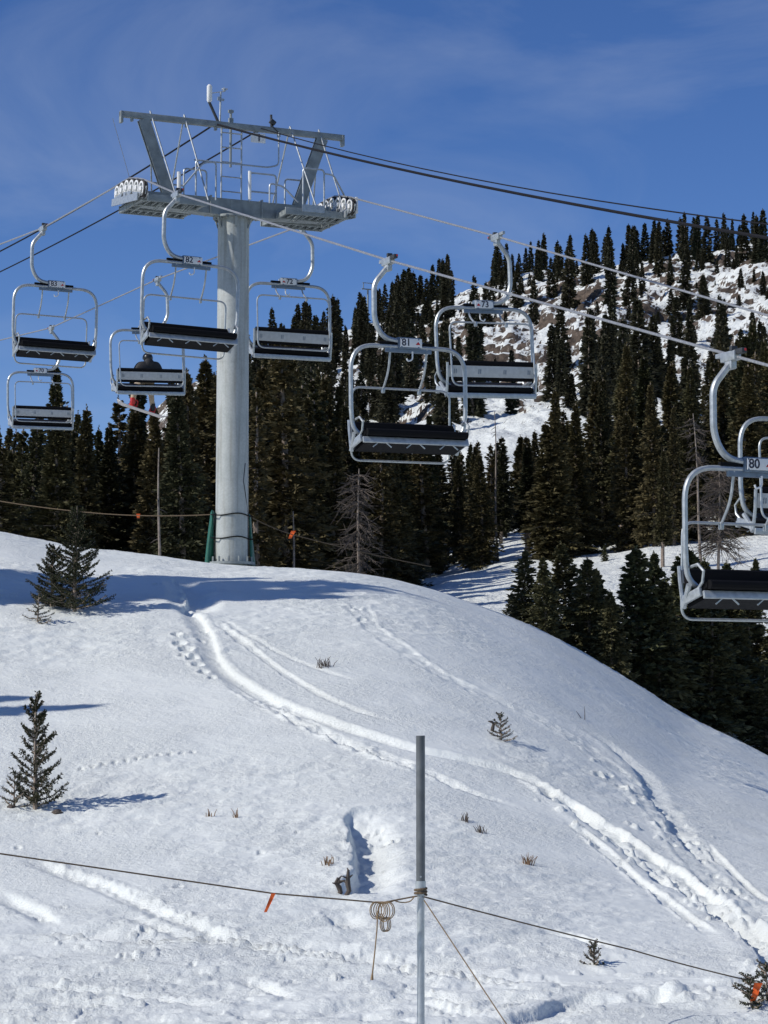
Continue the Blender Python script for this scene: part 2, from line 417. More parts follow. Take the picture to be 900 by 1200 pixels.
M['rope_tan'] = simple('tan_rope', (.27, .185, .10), .9, 0, .35, 60)
M['wire'] = simple('wire_rope', (.34, .35, .36), .45, .5, .25, 30)
M['cable'] = simple('black_cable', (.012, .012, .015), .8, 0, .3, 30, 0, .01, .15)
M['green'] = simple('green_pad_vinyl', (.01, .11, .075), .55, 0, .2, 6, .2, .01)
M['bark'] = simple('bark', (.25, .20, .16), .9, 0, .5, 6, .5, .02)
M['bark_pale'] = simple('pale_bare_wood', (.24, .20, .165), .85, 0, .45, 5, .3, .02)
M['twig'] = simple('dead_twig', (.085, .068, .056), .9, 0, .4, 8)
M['straw'] = simple('dry_straw', (.24, .15, .085), .9, 0, .4, 20)
M['jacket'] = simple('black_jacket', (.02, .02, .022), .75, 0, .3, 14, .3, .01)
M['trousers'] = simple('beige_trousers', (.50, .40, .29), .85, 0, .15, 14, .3, .01)
M['helmet'] = simple('black_helmet', (.015, .015, .016), .35)
M['skin'] = simple('skin', (.55, .33, .24), .55)
M['board'] = simple('white_board', (.66, .62, .60), .4, 0, .10, 6)

# tower column: galvanised with faint rusty scuffs
m, n, l, b = new_mat('tower_tube_steel'); M['tube'] = m
t = noise(n, l, 1.3, 8, .65); t2 = noise(n, l, 22, 5, .6)
mxn = n.new('ShaderNodeMixRGB'); mxn.blend_type = 'MULTIPLY'; mxn.inputs[0].default_value = .6
r1 = ramp(n, l, t.outputs[0], [(.3, (.38, .41, .395)), (.6, (.47, .495, .475)), (.75, (.42, .43, .41))]); r2 = ramp(n, l, t2.outputs[0], [(.35, (.78, .78, .78)), (.6, (1, 1, 1))])
mpn = n.new('ShaderNodeMapping'); mpn.inputs['Scale'].default_value = (7, 7, .35); tcn = n.new('ShaderNodeTexCoord'); ts = n.new('ShaderNodeTexNoise'); ts.inputs['Scale'].default_value = 1.6; ts.inputs['Detail'].default_value = 6
l.new(tcn.outputs['Object'], mpn.inputs[0]); l.new(mpn.outputs[0], ts.inputs['Vector']); rs = ramp(n, l, ts.outputs[0], [(.34, (.60, .56, .50)), (.50, (1, 1, 1))])
mx2 = n.new('ShaderNodeMixRGB'); mx2.blend_type = 'MULTIPLY'; mx2.inputs[0].default_value = .55; l.new(r1.outputs[0], mx2.inputs[1]); l.new(rs.outputs[0], mx2.inputs[2]); l.new(mx2.outputs[0], mxn.inputs[1]); l.new(r2.outputs[0], mxn.inputs[2]); l.new(mxn.outputs[0], b.inputs['Base Color'])
b.inputs['Roughness'].default_value = .6; b.inputs['Metallic'].default_value = .1

# snow
m, n, l, b = new_mat('snow'); M['snow'] = m
t = noise(n, l, .35, 5); r = ramp(n, l, t.outputs[0], [(.3, (.775, .81, .775)), (.7, (.82, .85, .81))]); l.new(r.outputs[0], b.inputs['Base Color'])
b.inputs['Roughness'].default_value = .55; b.inputs['Specular IOR Level'].default_value = .25
g1 = noise(n, l, 11, 9, .66); g2 = noise(n, l, 45, 4, .7)
ad = n.new('ShaderNodeMath'); ad.operation = 'MULTIPLY_ADD'; ad.inputs[1].default_value = .35
l.new(g2.outputs[0], ad.inputs[0]); l.new(g1.outputs[0], ad.inputs[2])
g3 = noise(n, l, .55, 6, .65); gm = ramp(n, l, g3.outputs[0], [(.36, (.12, .12, .12)), (.60, (1, 1, 1))])
mu = n.new('ShaderNodeMath'); mu.operation = 'MULTIPLY'; l.new(ad.outputs[0], mu.inputs[0]); l.new(gm.outputs[0], mu.inputs[1])
bump(n, l, b, mu.outputs[0], .8, .05)

# mountain: snow lying on brown rock, rock where it is steep
m, n, l, b = new_mat('snow_and_rock'); M['mountain'] = m
geo = n.new('ShaderNodeNewGeometry'); sep = n.new('ShaderNodeSeparateXYZ'); l.new(geo.outputs['True Normal'], sep.inputs[0])
t = noise(n, l, .34, 10, .78); t2 = noise(n, l, 1.1, 7, .65)
ma = n.new('ShaderNodeMath'); ma.operation = 'MULTIPLY_ADD'; ma.inputs[1].default_value = .75; l.new(t.outputs[0], ma.inputs[0]); l.new(sep.outputs[2], ma.inputs[2])
mh = n.new('ShaderNodeMath'); mh.operation = 'MULTIPLY'; mh.inputs[1].default_value = .6; l.new(ma.outputs[0], mh.inputs[0])
rm = ramp(n, l, mh.outputs[0], [(.0, (1, 1, 1)), (.5, (0, 0, 0))]); rm.color_ramp.elements[0].position = .662; rm.color_ramp.elements[1].position = .686
sub = n.new('ShaderNodeMath'); sub.operation = 'SUBTRACT'; sub.inputs[1].default_value = .0
rc = ramp(n, l, t2.outputs[0], [(.3, (.035, .030, .026)), (.55, (.12, .092, .07)), (.75, (.21, .165, .13))])
mm = n.new('ShaderNodeMixRGB'); mm.inputs[1].default_value = (.82, .85, .81, 1)
l.new(rm.outputs[0], mm.inputs[0]); l.new(rc.outputs[0], mm.inputs[2]); l.new(mm.outputs[0], b.inputs['Base Color'])
b.inputs['Roughness'].default_value = .7; b.inputs['Specular IOR Level'].default_value = .15
bump(n, l, b, t2.outputs[0], .8, .7)

def foliage(name, cols):
    m, n, l, b = new_mat(name)
    oi = n.new('ShaderNodeObjectInfo'); t = noise(n, l, 1.1, 4, .6)
    r = ramp(n, l, oi.outputs['Random'], [(i / max(1, len(cols) - 1), c) for i, c in enumerate(cols)])
    r2 = ramp(n, l, t.outputs[0], [(.3, (.6, .62, .6)), (.7, (1.35, 1.3, 1.15))])
    mu = n.new('ShaderNodeMixRGB'); mu.blend_type = 'MULTIPLY'; mu.inputs[0].default_value = 1
    l.new(r.outputs[0], mu.inputs[1]); l.new(r2.outputs[0], mu.inputs[2]); l.new(mu.outputs[0], b.inputs['Base Color'])
    b.inputs['Roughness'].default_value = .75; b.inputs['Specular IOR Level'].default_value = .2
    return m
M['needle'] = foliage('spruce_needles', [(.060, .064, .033), (.112, .092, .045), (.076, .072, .037), (.120, .098, .050), (.050, .054, .030), (.098, .092, .044)])
M['needle_far'] = foliage('distant_spruce_needles', [(.034, .042, .028), (.056, .052, .032), (.042, .048, .032)])
M['needle_sapling'] = foliage('sapling_needles', [(.036, .044, .022), (.054, .054, .030)])
M['needle_young'] = foliage('young_spruce_needles', [(.085, .095, .05), (.118, .112, .06)])

# ------------------------------------------------------------------ the ground
def grid_object(name, s, ys, mat, dz=None):
    S, Y = np.meshgrid(s, ys); X = (S - 450) / F * Y
    Z = ground(X.ravel(), Y.ravel()).reshape(X.shape)
    if dz is not None: Z = Z + dz(X, Y)
    nr, nc = X.shape; idx = np.arange(nr * nc).reshape(nr, nc)
    Q = np.stack([idx[:-1, :-1], idx[:-1, 1:], idx[1:, 1:], idx[1:, :-1]], -1).reshape(-1, 4)
    me = mesh_np(name, np.stack([X, Y, Z], -1).reshape(-1, 3), Q, [mat], None, True)
    return link(name, me)
s_near = np.concatenate([np.arange(-1700, -60, 20), np.arange(-60, 961, 1.7), np.arange(980, 2600, 20)])
y_near = np.concatenate([np.arange(3.0, 18, .4), np.arange(18, 57, .055), np.arange(57, 66.1, .3)])
o = grid_object('snow_slope', s_near, y_near, M['snow']); tag(o, 'snow covered knoll with ski tracks in front of the lift tower', None, kind='structure')
s_far = np.concatenate([np.arange(-1700, -60, 25), np.arange(-60, 961, 3.0), np.arange(980, 2600, 25)])
y_far = np.concatenate([np.arange(62, 130, .6), np.arange(130, 470, .9), np.arange(470, 900, 12), [1200, 2000, 4000, 6000]])
o = grid_object('mountain_side', s_far, y_far, M['mountain'], lambda X, Y: -.25 * (1 - sstep(63, 66, Y)))
tag(o, 'snowy mountain side with bare brown rock behind the lift', None, kind='structure')

# ------------------------------------------------------------------ trees
def quads(C, D, Wd):
    """leaf quads: centre-start C, length vector D, half-width vector Wd (all n x 3) - kite shaped sprays"""
    n = len(C); V = np.empty((n, 4, 3), np.float32)
    V[:, 0] = C; V[:, 1] = C + D * .45 + Wd; V[:, 2] = C + D; V[:, 3] = C + D * .45 - Wd
    return V.reshape(-1, 3), np.arange(n * 4).reshape(-1, 4)
def rand_dirs(r, n):
    v = r.normal(size=(n, 3)); return v / np.linalg.norm(v, axis=1, keepdims=True)

def make_spruce(name, h, rad, seed, nb, ns, leaf, lw, bare=.06, shape=.85, up=.15, droop=.45, ragged=.35, trunk_r=None, mat='needle', narrow=0):
    """returns (trunk mesh, crown mesh) of a conifer h metres tall"""
    r = np.random.default_rng(seed)
    tr = trunk_r or h * .014
    tb = MB(); lean = r.normal(0, .012, 2)
    axis = lambda z: np.array([lean[0] * z + .03 * math.sin(z * .9 + seed), lean[1] * z + .03 * math.cos(z * .7), z])
    zs = np.linspace(-.3, h, 9)
    tb.tube([axis(z) for z in zs], [tr * (1.12 - .97 * max(0, z) / h) + .004 for z in zs], 7)
    Cs, Ds, Ws = [], [], []
    for k in range(nb):
        q = (k + r.random()) / nb; q = bare + (1 - bare) * q ** 1.05
        z = h * q * .985; a = k * 2.39996 + r.normal(0, .5)
        L = rad * ((1 - q) ** shape) * (1 - ragged * r.random()) + .004 * h
        L *= 1 + .28 * math.sin(2 * a + z * 1.7 * 10 / h + seed) + .14 * math.sin(z * 5.3 * 10 / h + a + seed)
        if q < .25: L *= .72 + .28 * q / .25
        if r.random() < .06: L *= .35
        dirh = np.array([math.cos(a), math.sin(a), 0]); side = np.array([-math.sin(a), math.cos(a), 0])
        e = up * (0.4 + 1.6 * q) - .10; dr = droop * (1 - q) * (.7 + .6 * r.random())
        t = r.random(ns) ** .7
        def pos(tt): return np.outer(L * tt, dirh) + np.outer(L * (e * tt - dr * tt ** 1.7 + .12 * dr * tt ** 5), [0, 0, 1])
        p = pos(t) + axis(z)
        fan = L * .30 * (1.05 - t) * np.minimum(1, t * 5 + .15)
        off = r.uniform(-1, 1, ns); p = p + np.outer(off * fan, side) + np.outer(-np.abs(off) * fan * .35 + r.normal(0, .02, ns) * h * .12, [0, 0, 1])
        d = np.outer(.6 + .3 * r.random(ns), dirh) + np.outer(off * .9, side) + r.normal(0, .28, (ns, 3)); d[:, 2] -= .30 * (1 - q) - .15
        d /= np.linalg.norm(d, axis=1, keepdims=True); ll = leaf * (.6 + .8 * r.random(ns)) * (.40 + .78 * (1 - q))
        w = np.cross(d, rand_dirs(r, ns) * .8 + np.array([0, 0, .7])); w /= (np.linalg.norm(w, axis=1, keepdims=True) + 1e-6)
        Cs.append(p); Ds.append(d * ll[:, None]); Ws.append(w * (lw * (.6 + .7 * r.random(ns)))[:, None])
        if k % 2 == 0:
            pp = pos(np.array([0, .5, .92])) + axis(z); tb.tube(pp, [tr * .22, tr * .12, tr * .04], 3, caps=False)
    # leader
    n2 = max(8, ns // 2); zz = h * (.95 + .06 * r.random(n2)); p = np.stack([axis(q) for q in zz]); d = rand_dirs(r, n2) * .6; d[:, 2] = np.abs(d[:, 2]) + .5
    w = np.cross(d, rand_dirs(r, n2)); Cs.append(p); Ds.append(d * leaf * .45); Ws.append(w * lw * .5)
    V, Q = quads(np.concatenate(Cs), np.concatenate(Ds), np.concatenate(Ws))
    return tb.mesh(name + '_trunk', M['bark']), mesh_np(name + '_crown', V, Q, [M[mat]])

def make_far_spruce(name, h, rad, seed, nb, ns, leaf, lw):
    t, c = make_spruce(name, h, rad, seed, nb, ns, leaf, lw, bare=.04, shape=.8, ragged=.55, droop=.5, mat='needle_far')
    # one mesh, crown plus trunk: at this size the parts cannot be told apart
    me = bpy.data.meshes.new(name); bm = bmesh.new(); bm.from_mesh(c); n0 = len(bm.faces); bm.from_mesh(t)
    for i, f in enumerate(bm.faces): f.material_index = 0 if i < n0 else 1
    bm.to_mesh(me); bm.free(); me.materials.append(M['needle_far']); me.materials.append(M['bark'])
    bpy.data.meshes.remove(t); bpy.data.meshes.remove(c); return me

MID = [make_spruce('mid%d' % i, 10.0, rr, 100 + i, int(nb * 1.1), 50, .30, .058, bare=ba, shape=sh, ragged=rg, droop=dp)
       for i, (rr, nb, ba, sh, rg, dp) in enumerate([(1.45, 210, .05, .95, .40, .5), (1.10, 200, .20, .80, .45, .55), (1.75, 230, .04, 1.0, .45, .45),
                                                     (.95, 180, .24, .75, .5, .6), (1.35, 190, .16, .85, .6, .5), (1.55, 220, .06, 1.05, .4, .4), (2.05, 170, .08, .8, .65, .35), (1.25, 120, .10, .7, .7, .65), (1.85, 240, .03, 1.15, .35, .55)])]
FARM = [make_far_spruce('far_spruce%d' % i, 9.0, rr, 300 + i, 92, 17, .70, .17) for i, rr in enumerate((1.0, 1.25, .8, 1.4, .9))]
FLANK = [make_spruce('flank%d' % i, 4.0, rr, 500 + i, nb, 52, .20, .045, bare=.02, shape=sh, up=.25, droop=.30, ragged=.35, trunk_r=.06, mat='needle_young')
         for i, (rr, nb, sh) in enumerate([(1.15, 165, .8), (1.0, 150, .75), (1.3, 180, .85), (.85, 140, .8)])]

def make_young(name, h, rad, seed, nb, branchlets, mat='needle_young', upw=.5, bris=26):
    """young spruce: stiff ascending branches, each a bottle brush of short needles"""
    r = np.random.default_rng(seed); tb = MB(); Cs, Ds, Ws = [], [], []
    def brush(a, b, th, n):
        a = np.array(a); b = np.array(b); d = b - a; t = r.random(n)
        p = a + np.outer(t, d) ; L = np.linalg.norm(d); d = d / (L + 1e-9)
        o = rand_dirs(r, n); o = o - np.outer(o @ d, d); o /= (np.linalg.norm(o, axis=1, keepdims=True) + 1e-6)
        dd = o + d * .7; dd /= np.linalg.norm(dd, axis=1, keepdims=True)
        w = np.cross(dd, rand_dirs(r, n)); w /= (np.linalg.norm(w, axis=1, keepdims=True) + 1e-6)
        Cs.append(p); Ds.append(dd * (th * (.7 + .6 * r.random(n)))[:, None]); Ws.append(w * th * .22)
    ax = lambda z: np.array([.02 * math.sin(z * 2 + seed), .02 * math.cos(z * 1.7 + seed), z])
    zs = np.linspace(-.15, h, 7); tb.tube([ax(z) for z in zs], [h * .018 * (1.1 - max(0, z) / h) + .004 for z in zs], 6)
    brush(ax(h * .86), ax(h), .030 + .006 * h, bris)
    for k in range(nb):
        q = .04 + .90 * ((k + r.random() * .6) / nb) ** 1.2; z = h * q; a = k * 2.39996 + r.normal(0, .4)
        L = rad * (1.02 - q) ** .75 * (.55 + .65 * r.random()) + .05
        el = upw * (.45 + 1.1 * q) * (.7 + .6 * r.random())
        d = np.array([math.cos(a) * math.cos(el), math.sin(a) * math.cos(el), math.sin(el)]); s = np.array([-math.sin(a), math.cos(a), 0])
        A = ax(z); mid = A + d * L * .55 - np.array([0, 0, .06 * L]); B = A + d * L + np.array([0, 0, .04 * L])
        th = .026 + .014 * h * .5
        brush(A, mid, th, bris); brush(mid, B, th * .9, bris); tb.tube([A, mid, B], [.012, .008, .004], 3, caps=False)
        nbl = int(branchlets * min(1, L / .32))
        for j in range(nbl):
            t = .25 + .65 * (j + r.random() * .5) / nbl; c = A + d * L * t - np.array([0, 0, .05 * L * (1 - abs(2 * t - 1))])
            sd_ = s * (1 if j % 2 else -1); e = c + (d * .75 + sd_ * .7 + np.array([0, 0, .05 - .1 * r.random()])) * L * .38 * (1.15 - t)
            brush(c, e, th * .85, int(bris * .6))
    V, Q = quads(np.concatenate(Cs), np.concatenate(Ds), np.concatenate(Ws))
    return tb.mesh(name + '_trunk', M['bark']), mesh_np(name + '_crown', V, Q, [M[mat]])

def place_tree(pair, x, y, h, base_hgt, label, group=None, name='spruce_tree', cat='spruce tree', rz=None, sxy=1.0, sink=.05, z=None):
    s = h / base_hgt
    e = empty(name, (x, y, (gz(x, y) if z is None else z) - sink), random.uniform(0, 6.28) if rz is None else rz)
    e.scale = (s * sxy, s * sxy, s); e.rotation_euler = (random.gauss(0, .018), random.gauss(0, .018), e.rotation_euler[2])
    link('trunk', pair[0], e); link('crown', pair[1], e); tag(e, label, cat, group); return e

def xy(u, y): return (u - 450) / F * y * 1.004, y

# forest behind the knoll ------------------------------------------------------
env = spline([-60, 0, 40, 80, 130, 165, 210, 245, 300, 350, 400, 450, 500, 560, 600, 650, 700, 745, 790, 850, 900, 960],
             [478, 488, 474, 462, 462, 436, 446, 405, 410, 380, 440, 480, 505, 525, 515, 470, 430, 400, 405, 385, 385, 370])
zones = [(-1e9, 250, 'dark spruce in the dense forest left of the lift tower, behind the snow crest', 'spruces left of the tower'),
         (250, 500, 'dark spruce in the dense forest just right of the lift tower column', 'spruces right of the tower'),
         (500, 660, 'dark spruce in the forest above the sunlit clearing, left of the right-hand stand', 'spruces above the clearing'),
         (660, 1e9, 'tall dark spruce in the high stand above the clearing at the right', 'spruces of the right-hand stand')]
placed = []
def forest_tree(u, y, top=None, var=None, hmin=5.5, hmax=15):
    x, y = xy(u, y); zg = gz(x, y); vb = v_of(y, zg); t = top if top is not None else float(env(u)) + abs(random.gauss(0, 36))
    h = max(hmin, min(hmax, (vb - t) / F * y)); z = next(q for q in zones if q[0] <= u < q[1])
    k = random.choice([0, 0, 1, 2, 3, 4, 5, 5, 6, 7, 7, 8]) if var is None else var
    place_tree(MID[k], x, y, h, 10.0, z[2], z[3], sxy=random.uniform(.9, 1.45) * (1.12 if h < 8 else 1.0) * (10.0 / h) ** .25, sink=.15)
def scatter(n, u0, u1, y0, y1, mind, **kw):
    c = 0; tries = 0
    while c < n and tries < n * 40:
        tries += 1; u = random.uniform(u0, u1); y = random.uniform(y0, y1); x, _ = xy(u, y)
        if any((x - a) ** 2 + (y - b) ** 2 < mind ** 2 for a, b in placed): continue
        placed.append((x, y)); forest_tree(u, y, **kw); c += 1
scatter(42, -40, 255, 78, 108, 1.45)
scatter(18, 240, 385, 82, 112, 1.5)
scatter(16, 375, 466, 99, 118, 1.3)
scatter(14, 470, 950, 112, 118, 1.6)
scatter(10, 468, 575, 119, 150, 1.2)
scatter(16, 470, 660, 119, 148, 1.8)
scatter(30, 655, 950, 118, 150, 1.8)
scatter(12, -40, 240, 108, 170, 2.6)
scatter(5, 250, 480, 118, 180, 2.6)
scatter(4, 760, 940, 150, 200, 2.8, hmax=12)

# the trees that stand out
def stand_out(u, y, top, var, label, sxy=1.0, name='spruce_tree'):
    x, y = xy(u, y); zg = gz(x, y); h = (v_of(y, zg) - top) / F * y
    placed.append((x, y)); return place_tree(MID[var], x, y, h, 10.0, label, None, name, sxy=sxy, sink=.15)
stand_out(66, 92, 418, 4, 'ragged tall conifer with sparse limbs rising behind the two leftmost chairs', .95)
stand_out(146, 96, 436, 4, 'ragged conifer whose top shows behind the occupied chair', 1.0)
stand_out(650, 113, 452, 2, 'broad full spruce standing at the foot of the clearing below chair 73', 1.15)
stand_out(735, 115, 395, 1, 'tall narrow spruce at the left edge of the right-hand stand, reaching above the clearing', 1.0)
stand_out(790, 112, 470, 5, 'broad dark spruce left of the nearest chair at the upper edge of the clearing', 1.0)
stand_out(872, 118, 372, 2, 'tall full spruce behind the grip of the nearest chair', 1.0)
stand_out(330, 86, 470, 2, 'wide spruce just right of the tower column, left of chair 81', 1.0)
stand_out(500, 116, 480, 5, 'wide brown-green spruce directly below chair 81', 1.1)

stand_out(776, 99, 520, 3, 'slender pine with bare lower trunk in the clearing left of the nearest chair', 1.1)
# bare dead trunks
def dead_tree(u, y, top, label, seed, nb=26, blen=.5, twigs=True, lean=0.0, below=None):
    x, y = xy(u, y); zg = gz(x, y); h = (v_of(y, zg) - top) / F * y; r = np.random.default_rng(seed)
    one = nb < 40; b = MB(); zs = np.linspace(0, h, 8); pos = lambda z: Vector((lean * z + .05 * math.sin(z * .8 + seed), 0, z))
    b.tube([pos(z) for z in zs], [.05 * (1.1 - z / h) + .012 for z in zs], 7); c = b if one else MB()
    for k in range(nb):
        z = h * (.25 + .72 * r.random()); a = r.random() * 6.28; L = blen * (1.2 - .6 * z / h) * (.4 + .8 * r.random()); d = Vector((math.cos(a), math.sin(a), -.2 - .5 * r.random()))
        p = pos(z); q = p + d * L; c.tube([p, p + d * L * .5 + Vector((0, 0, .08 * L)), q], [.022, .016, .008], 3, mi=int(one), caps=False)
        if twigs:
            for j in range(6):
                s0 = p.lerp(q, .2 + .13 * j); dd = d + Vector(r.normal(0, .7, 3)); c.tube([s0, s0 + dd * L * .35], [.012, .006], 3, mi=int(one), caps=False)
    if one: e = b.build('dead_tree', [M['bark_pale'], M['twig']])
    else: e = empty('dead_tree'); b.build('trunk', M['bark_pale'], e); c.build('branches', M['twig'], e)
    e.location = (x, y, zg - .1); tag(e, label, 'dead tree'); return e
dead_tree(187, 77, 520, 'thin pale dead trunk left of the tower, in front of the dark forest', 1, 10, .35, False)
dead_tree(421, 82, 545, 'grey twiggy dead spruce below and left of chair 81', 2, 120, .9, True)
dead_tree(583, 117, 478, 'pale leaning bare trunk standing below chair 73', 3, 14, .5, False, -.02)
dead_tree(822, 101, 480, 'leaning pale dead trunk left of the hanger of the nearest chair', 4, 60, .7, True, -.05)
dead_tree(842, 96, 540, 'brown dead spruce framed inside the bail of the nearest chair', 5, 150, 1.1, True)
dead_tree(343, 83, 595, 'short pale bare trunk under the orange tag right of the tower', 6, 8, .3, False)

# trees on the mountain ---------------------------------------------------------
def far_tree(u, y, h, label, group, k=None):
    x, y = xy(u, y); o = link('spruce_tree', random.choice(FARM) if k is None else FARM[k]); s = h / 9.0
    o.location = (x, y, gz(x, y) - .3); o.rotation_euler = (0, 0, random.uniform(0, 6.28)); w = s * random.uniform(.85, 1.2); o.scale = (w, w, s)
    tag(o, label, 'spruce tree', group)
ridge_top = spline([290, 330, 350, 390, 420, 470, 500, 540, 600, 660, 720, 770, 830, 870, 900], [395, 372, 352, 340, 345, 312, 304, 282, 278, 264, 262, 255, 240, 246, 250])
c = 0
while c < 100:
    u = random.choice([random.uniform(300, 500), random.uniform(505, 880), random.uniform(505, 880)])
    y = random.uniform(436, 462); x, _ = xy(u, y)
    if math.sin(u * .09) + math.sin(u * .041 + 1) < -1.25: c += .1; continue
    vb = v_of(y, gz(x, y)); h = max(5.0, min(13.5, (vb - ridge_top(u) - abs(random.gauss(0, 14))) / F * y))
    far_tree(u, y, h, 'distant dark spruce in the row along the mountain skyline', 'spruces along the skyline'); c += 1
far_tree(887, 448, 6.5, 'lone small spruce on the skyline right of the ridge row, near the right edge', None, 0)
c = 0
while c < 70:
    u = random.uniform(270, 905); y = random.uniform(190, 430); x, _ = xy(u, y)
    if fbm(np.array([x / 22.]), np.array([y / 30.]), 3, 211)[0] < .0 and random.random() < .8: continue
    if 520 < u < 700 and 300 < v_of(y, gz(x, y)) < 420 and random.random() < .6: continue
    far_tree(u, y, random.uniform(4, 12.0), 'dark spruce scattered on the sunlit snowy mountain face', 'spruces on the mountain face'); c += 1

# understorey: low mass of small trees nobody could count, between the trunks
def low_mass():
    Vs, Qs, off = [], [], 0; r = np.random.default_rng(5)
    src = [np.empty(0)] * 2
    me = FARM[1]; v = np.empty(len(me.vertices) * 3, np.float32); me.vertices.foreach_get('co', v); v = v.reshape(-1, 3)
    nq = sum(1 for p in me.polygons if len(p.vertices) == 4 and p.material_index == 0); q = np.array([p.vertices[:] for p in me.polygons if len(p.vertices) == 4 and p.material_index == 0])
    for u, y, h in [(r.uniform(-40, 480), r.uniform(96, 200), r.uniform(3, 7)) for _ in range(44)] + [(r.uniform(480, 950), r.uniform(122, 190), r.uniform(2, 5)) for _ in range(34)] \
            + [(r.uniform(-40, 260), r.uniform(170, 300), r.uniform(4, 8)) for _ in range(40)]:
        x, y = xy(u, y); s = h / 9.0; a = r.uniform(0, 6.28); ca, sa = math.cos(a), math.sin(a); z = gz(x, y) - .2
        w = np.stack([(v[:, 0] * ca - v[:, 1] * sa) * s * 1.2 + x, (v[:, 0] * sa + v[:, 1] * ca) * s * 1.2 + y, v[:, 2] * s + z], 1)
        Vs.append(w); Qs.append(q + off); off += len(v)
    o = link('forest_undergrowth', mesh_np('forest_undergrowth', np.concatenate(Vs), np.concatenate(Qs), [M['needle_far']]))
    tag(o, 'dark mass of small spruces filling the forest between the tall trunks', 'undergrowth', kind='stuff')
low_mass()

def far_mass():
    """the many small trees and bushes of the mountain face that read as one mass"""
    Vs, Qs, off = [], [], 0; r = np.random.default_rng(9); srcs = []
    for me in FARM:
        v = np.empty(len(me.vertices) * 3, np.float32); me.vertices.foreach_get('co', v)
        srcs.append((v.reshape(-1, 3), np.array([p.vertices[:] for p in me.polygons if len(p.vertices) == 4 and p.material_index == 0])))
    c = 0
    while c < 420:
        u = r.uniform(150, 940); y = r.uniform(230, 436); x, y = xy(u, y)
        if float(fbm(np.array([x / 20.]), np.array([y / 34.]), 3, 311)[0]) < -.02 and r.random() < .85: continue
        h = r.uniform(.9, 4.0) if r.random() < .7 else r.uniform(5, 10)
        v, q = srcs[int(r.integers(0, len(srcs)))]; s = h / 9.0; a = r.uniform(0, 6.28); ca, sa = math.cos(a), math.sin(a); z = gz(x, y) - .2; ww = s * (1.5 if h < 4 else 1.1)
        Vs.append(np.stack([(v[:, 0] * ca - v[:, 1] * sa) * ww + x, (v[:, 0] * sa + v[:, 1] * ca) * ww + y, v[:, 2] * s + z], 1)); Qs.append(q + off); off += len(v); c += 1
    o = link('distant_trees', mesh_np('distant_trees', np.concatenate(Vs), np.concatenate(Qs), [M['needle_far']]))
    tag(o, 'many small distant trees and bushes dotting the snowy mountain face', 'distant trees', kind='stuff')
far_mass()

# spruces along the right flank of the knoll -------------------------------------
flank = [(600, 690, 5, 0, 'tiny spruce at the upper left end of the row along the knoll edge'),
         (614, 640, 3, 1, 'slim small spruce first of the larger row along the knoll edge, from the left'),
         (640, 648, 2, 3, 'narrow small spruce behind the slim first one of the knoll edge row'),
         (662, 632, 4, 2, 'full dark spruce at the left of the knoll edge row, beside the clearing'),
         (690, 650, 2.5, 0, 'dark spruce crowding the right side of the full spruce beside the clearing'),
         (714, 688, 1.5, 1, 'low spruce in the dip between the two biggest spruces of the knoll edge row'),
         (742, 638, 2.5, 2, 'biggest pyramid-shaped spruce of the knoll edge row, pointed top against the snow clearing'),
         (771, 676, 2, 0, 'bushy spruce just right of the biggest pyramid-shaped spruce on the knoll edge'),
         (788, 655, 4, 3, 'thin spruce left of the nearest chair, second from the pyramid-shaped one'),
         (806, 640, 3, 2, 'tall dark spruce at the left bail of the nearest chair, rooted at the knoll edge'),
         (832, 690, 2, 1, 'spruce directly under the left end of the nearest chair'),
         (854, 694, 3.5, 2, 'wide spruce under the seat of the nearest chair'),
         (878, 700, 5, 0, 'spruce behind the nearest chair at the right edge of the photo'),
         (897, 780, 1.2, 1, 'lowest spruce on the knoll edge, cut by the right edge of the photo'),
         (925, 720, 3, 2, 'spruce just beyond the right edge at the knoll flank')]
for u, top, dd, k, lab in flank:
    y = float(crest_y(u)) + dd; x, y = xy(u, y); zg = gz(x, y); h = max(.6, (v_of(y, zg) - top) / F * y)
    place_tree(FLANK[k], x, y, h, 4.0, lab, None, sxy=1.36 if h > 2 else 1.3, sink=.1)
for u, y, h, k, lab in [(768, 64, 3.4, 2, 'dark spruce in the hollow behind the pyramid-shaped one of the knoll edge'),
                        (822, 60, 4.0, 0, 'spruce in the hollow behind the left end of the nearest chair seat'),
                        (850, 66, 3.4, 1, 'small spruce in the hollow seen below the nearest seat'),
                        (905, 60, 3.4, 2, 'spruce in the hollow at the right edge behind the nearest seat'),
                        (700, 58, 2.4, 0, 'low spruce in the hollow beneath the open snow clearing'),
                        (880, 72, 2.6, 3, 'small spruce in the hollow on the right, under the clearing')]:
    y = max(y, float(crest_y(u)) + 4); x, y = xy(u, y); place_tree(FLANK[k], x, y, h, 4.0, lab, None, sxy=1.05, sink=.1)
for u, v, h, lab in [(838, 640, .9, 'left one of two tiny spruces on the snow clearing inside the nearest bail'),
                     (860, 636, .7, 'right one of two tiny spruces on the snow clearing inside the nearest bail'),
                     (709, 655, .8, 'tiny spruce alone on the snow clearing right of the full dark spruce')]:
    yy = np.arange(80, 120, .2); xx = (u - 450) / F * yy; vv = v_of(yy, base_h(xx, yy)); i = int(np.argmin(np.abs(vv - v)))
    place_tree(FLANK[1], float(xx[i]), float(yy[i]), h, 4.0, lab, None, sxy=1.2, sink=.05)

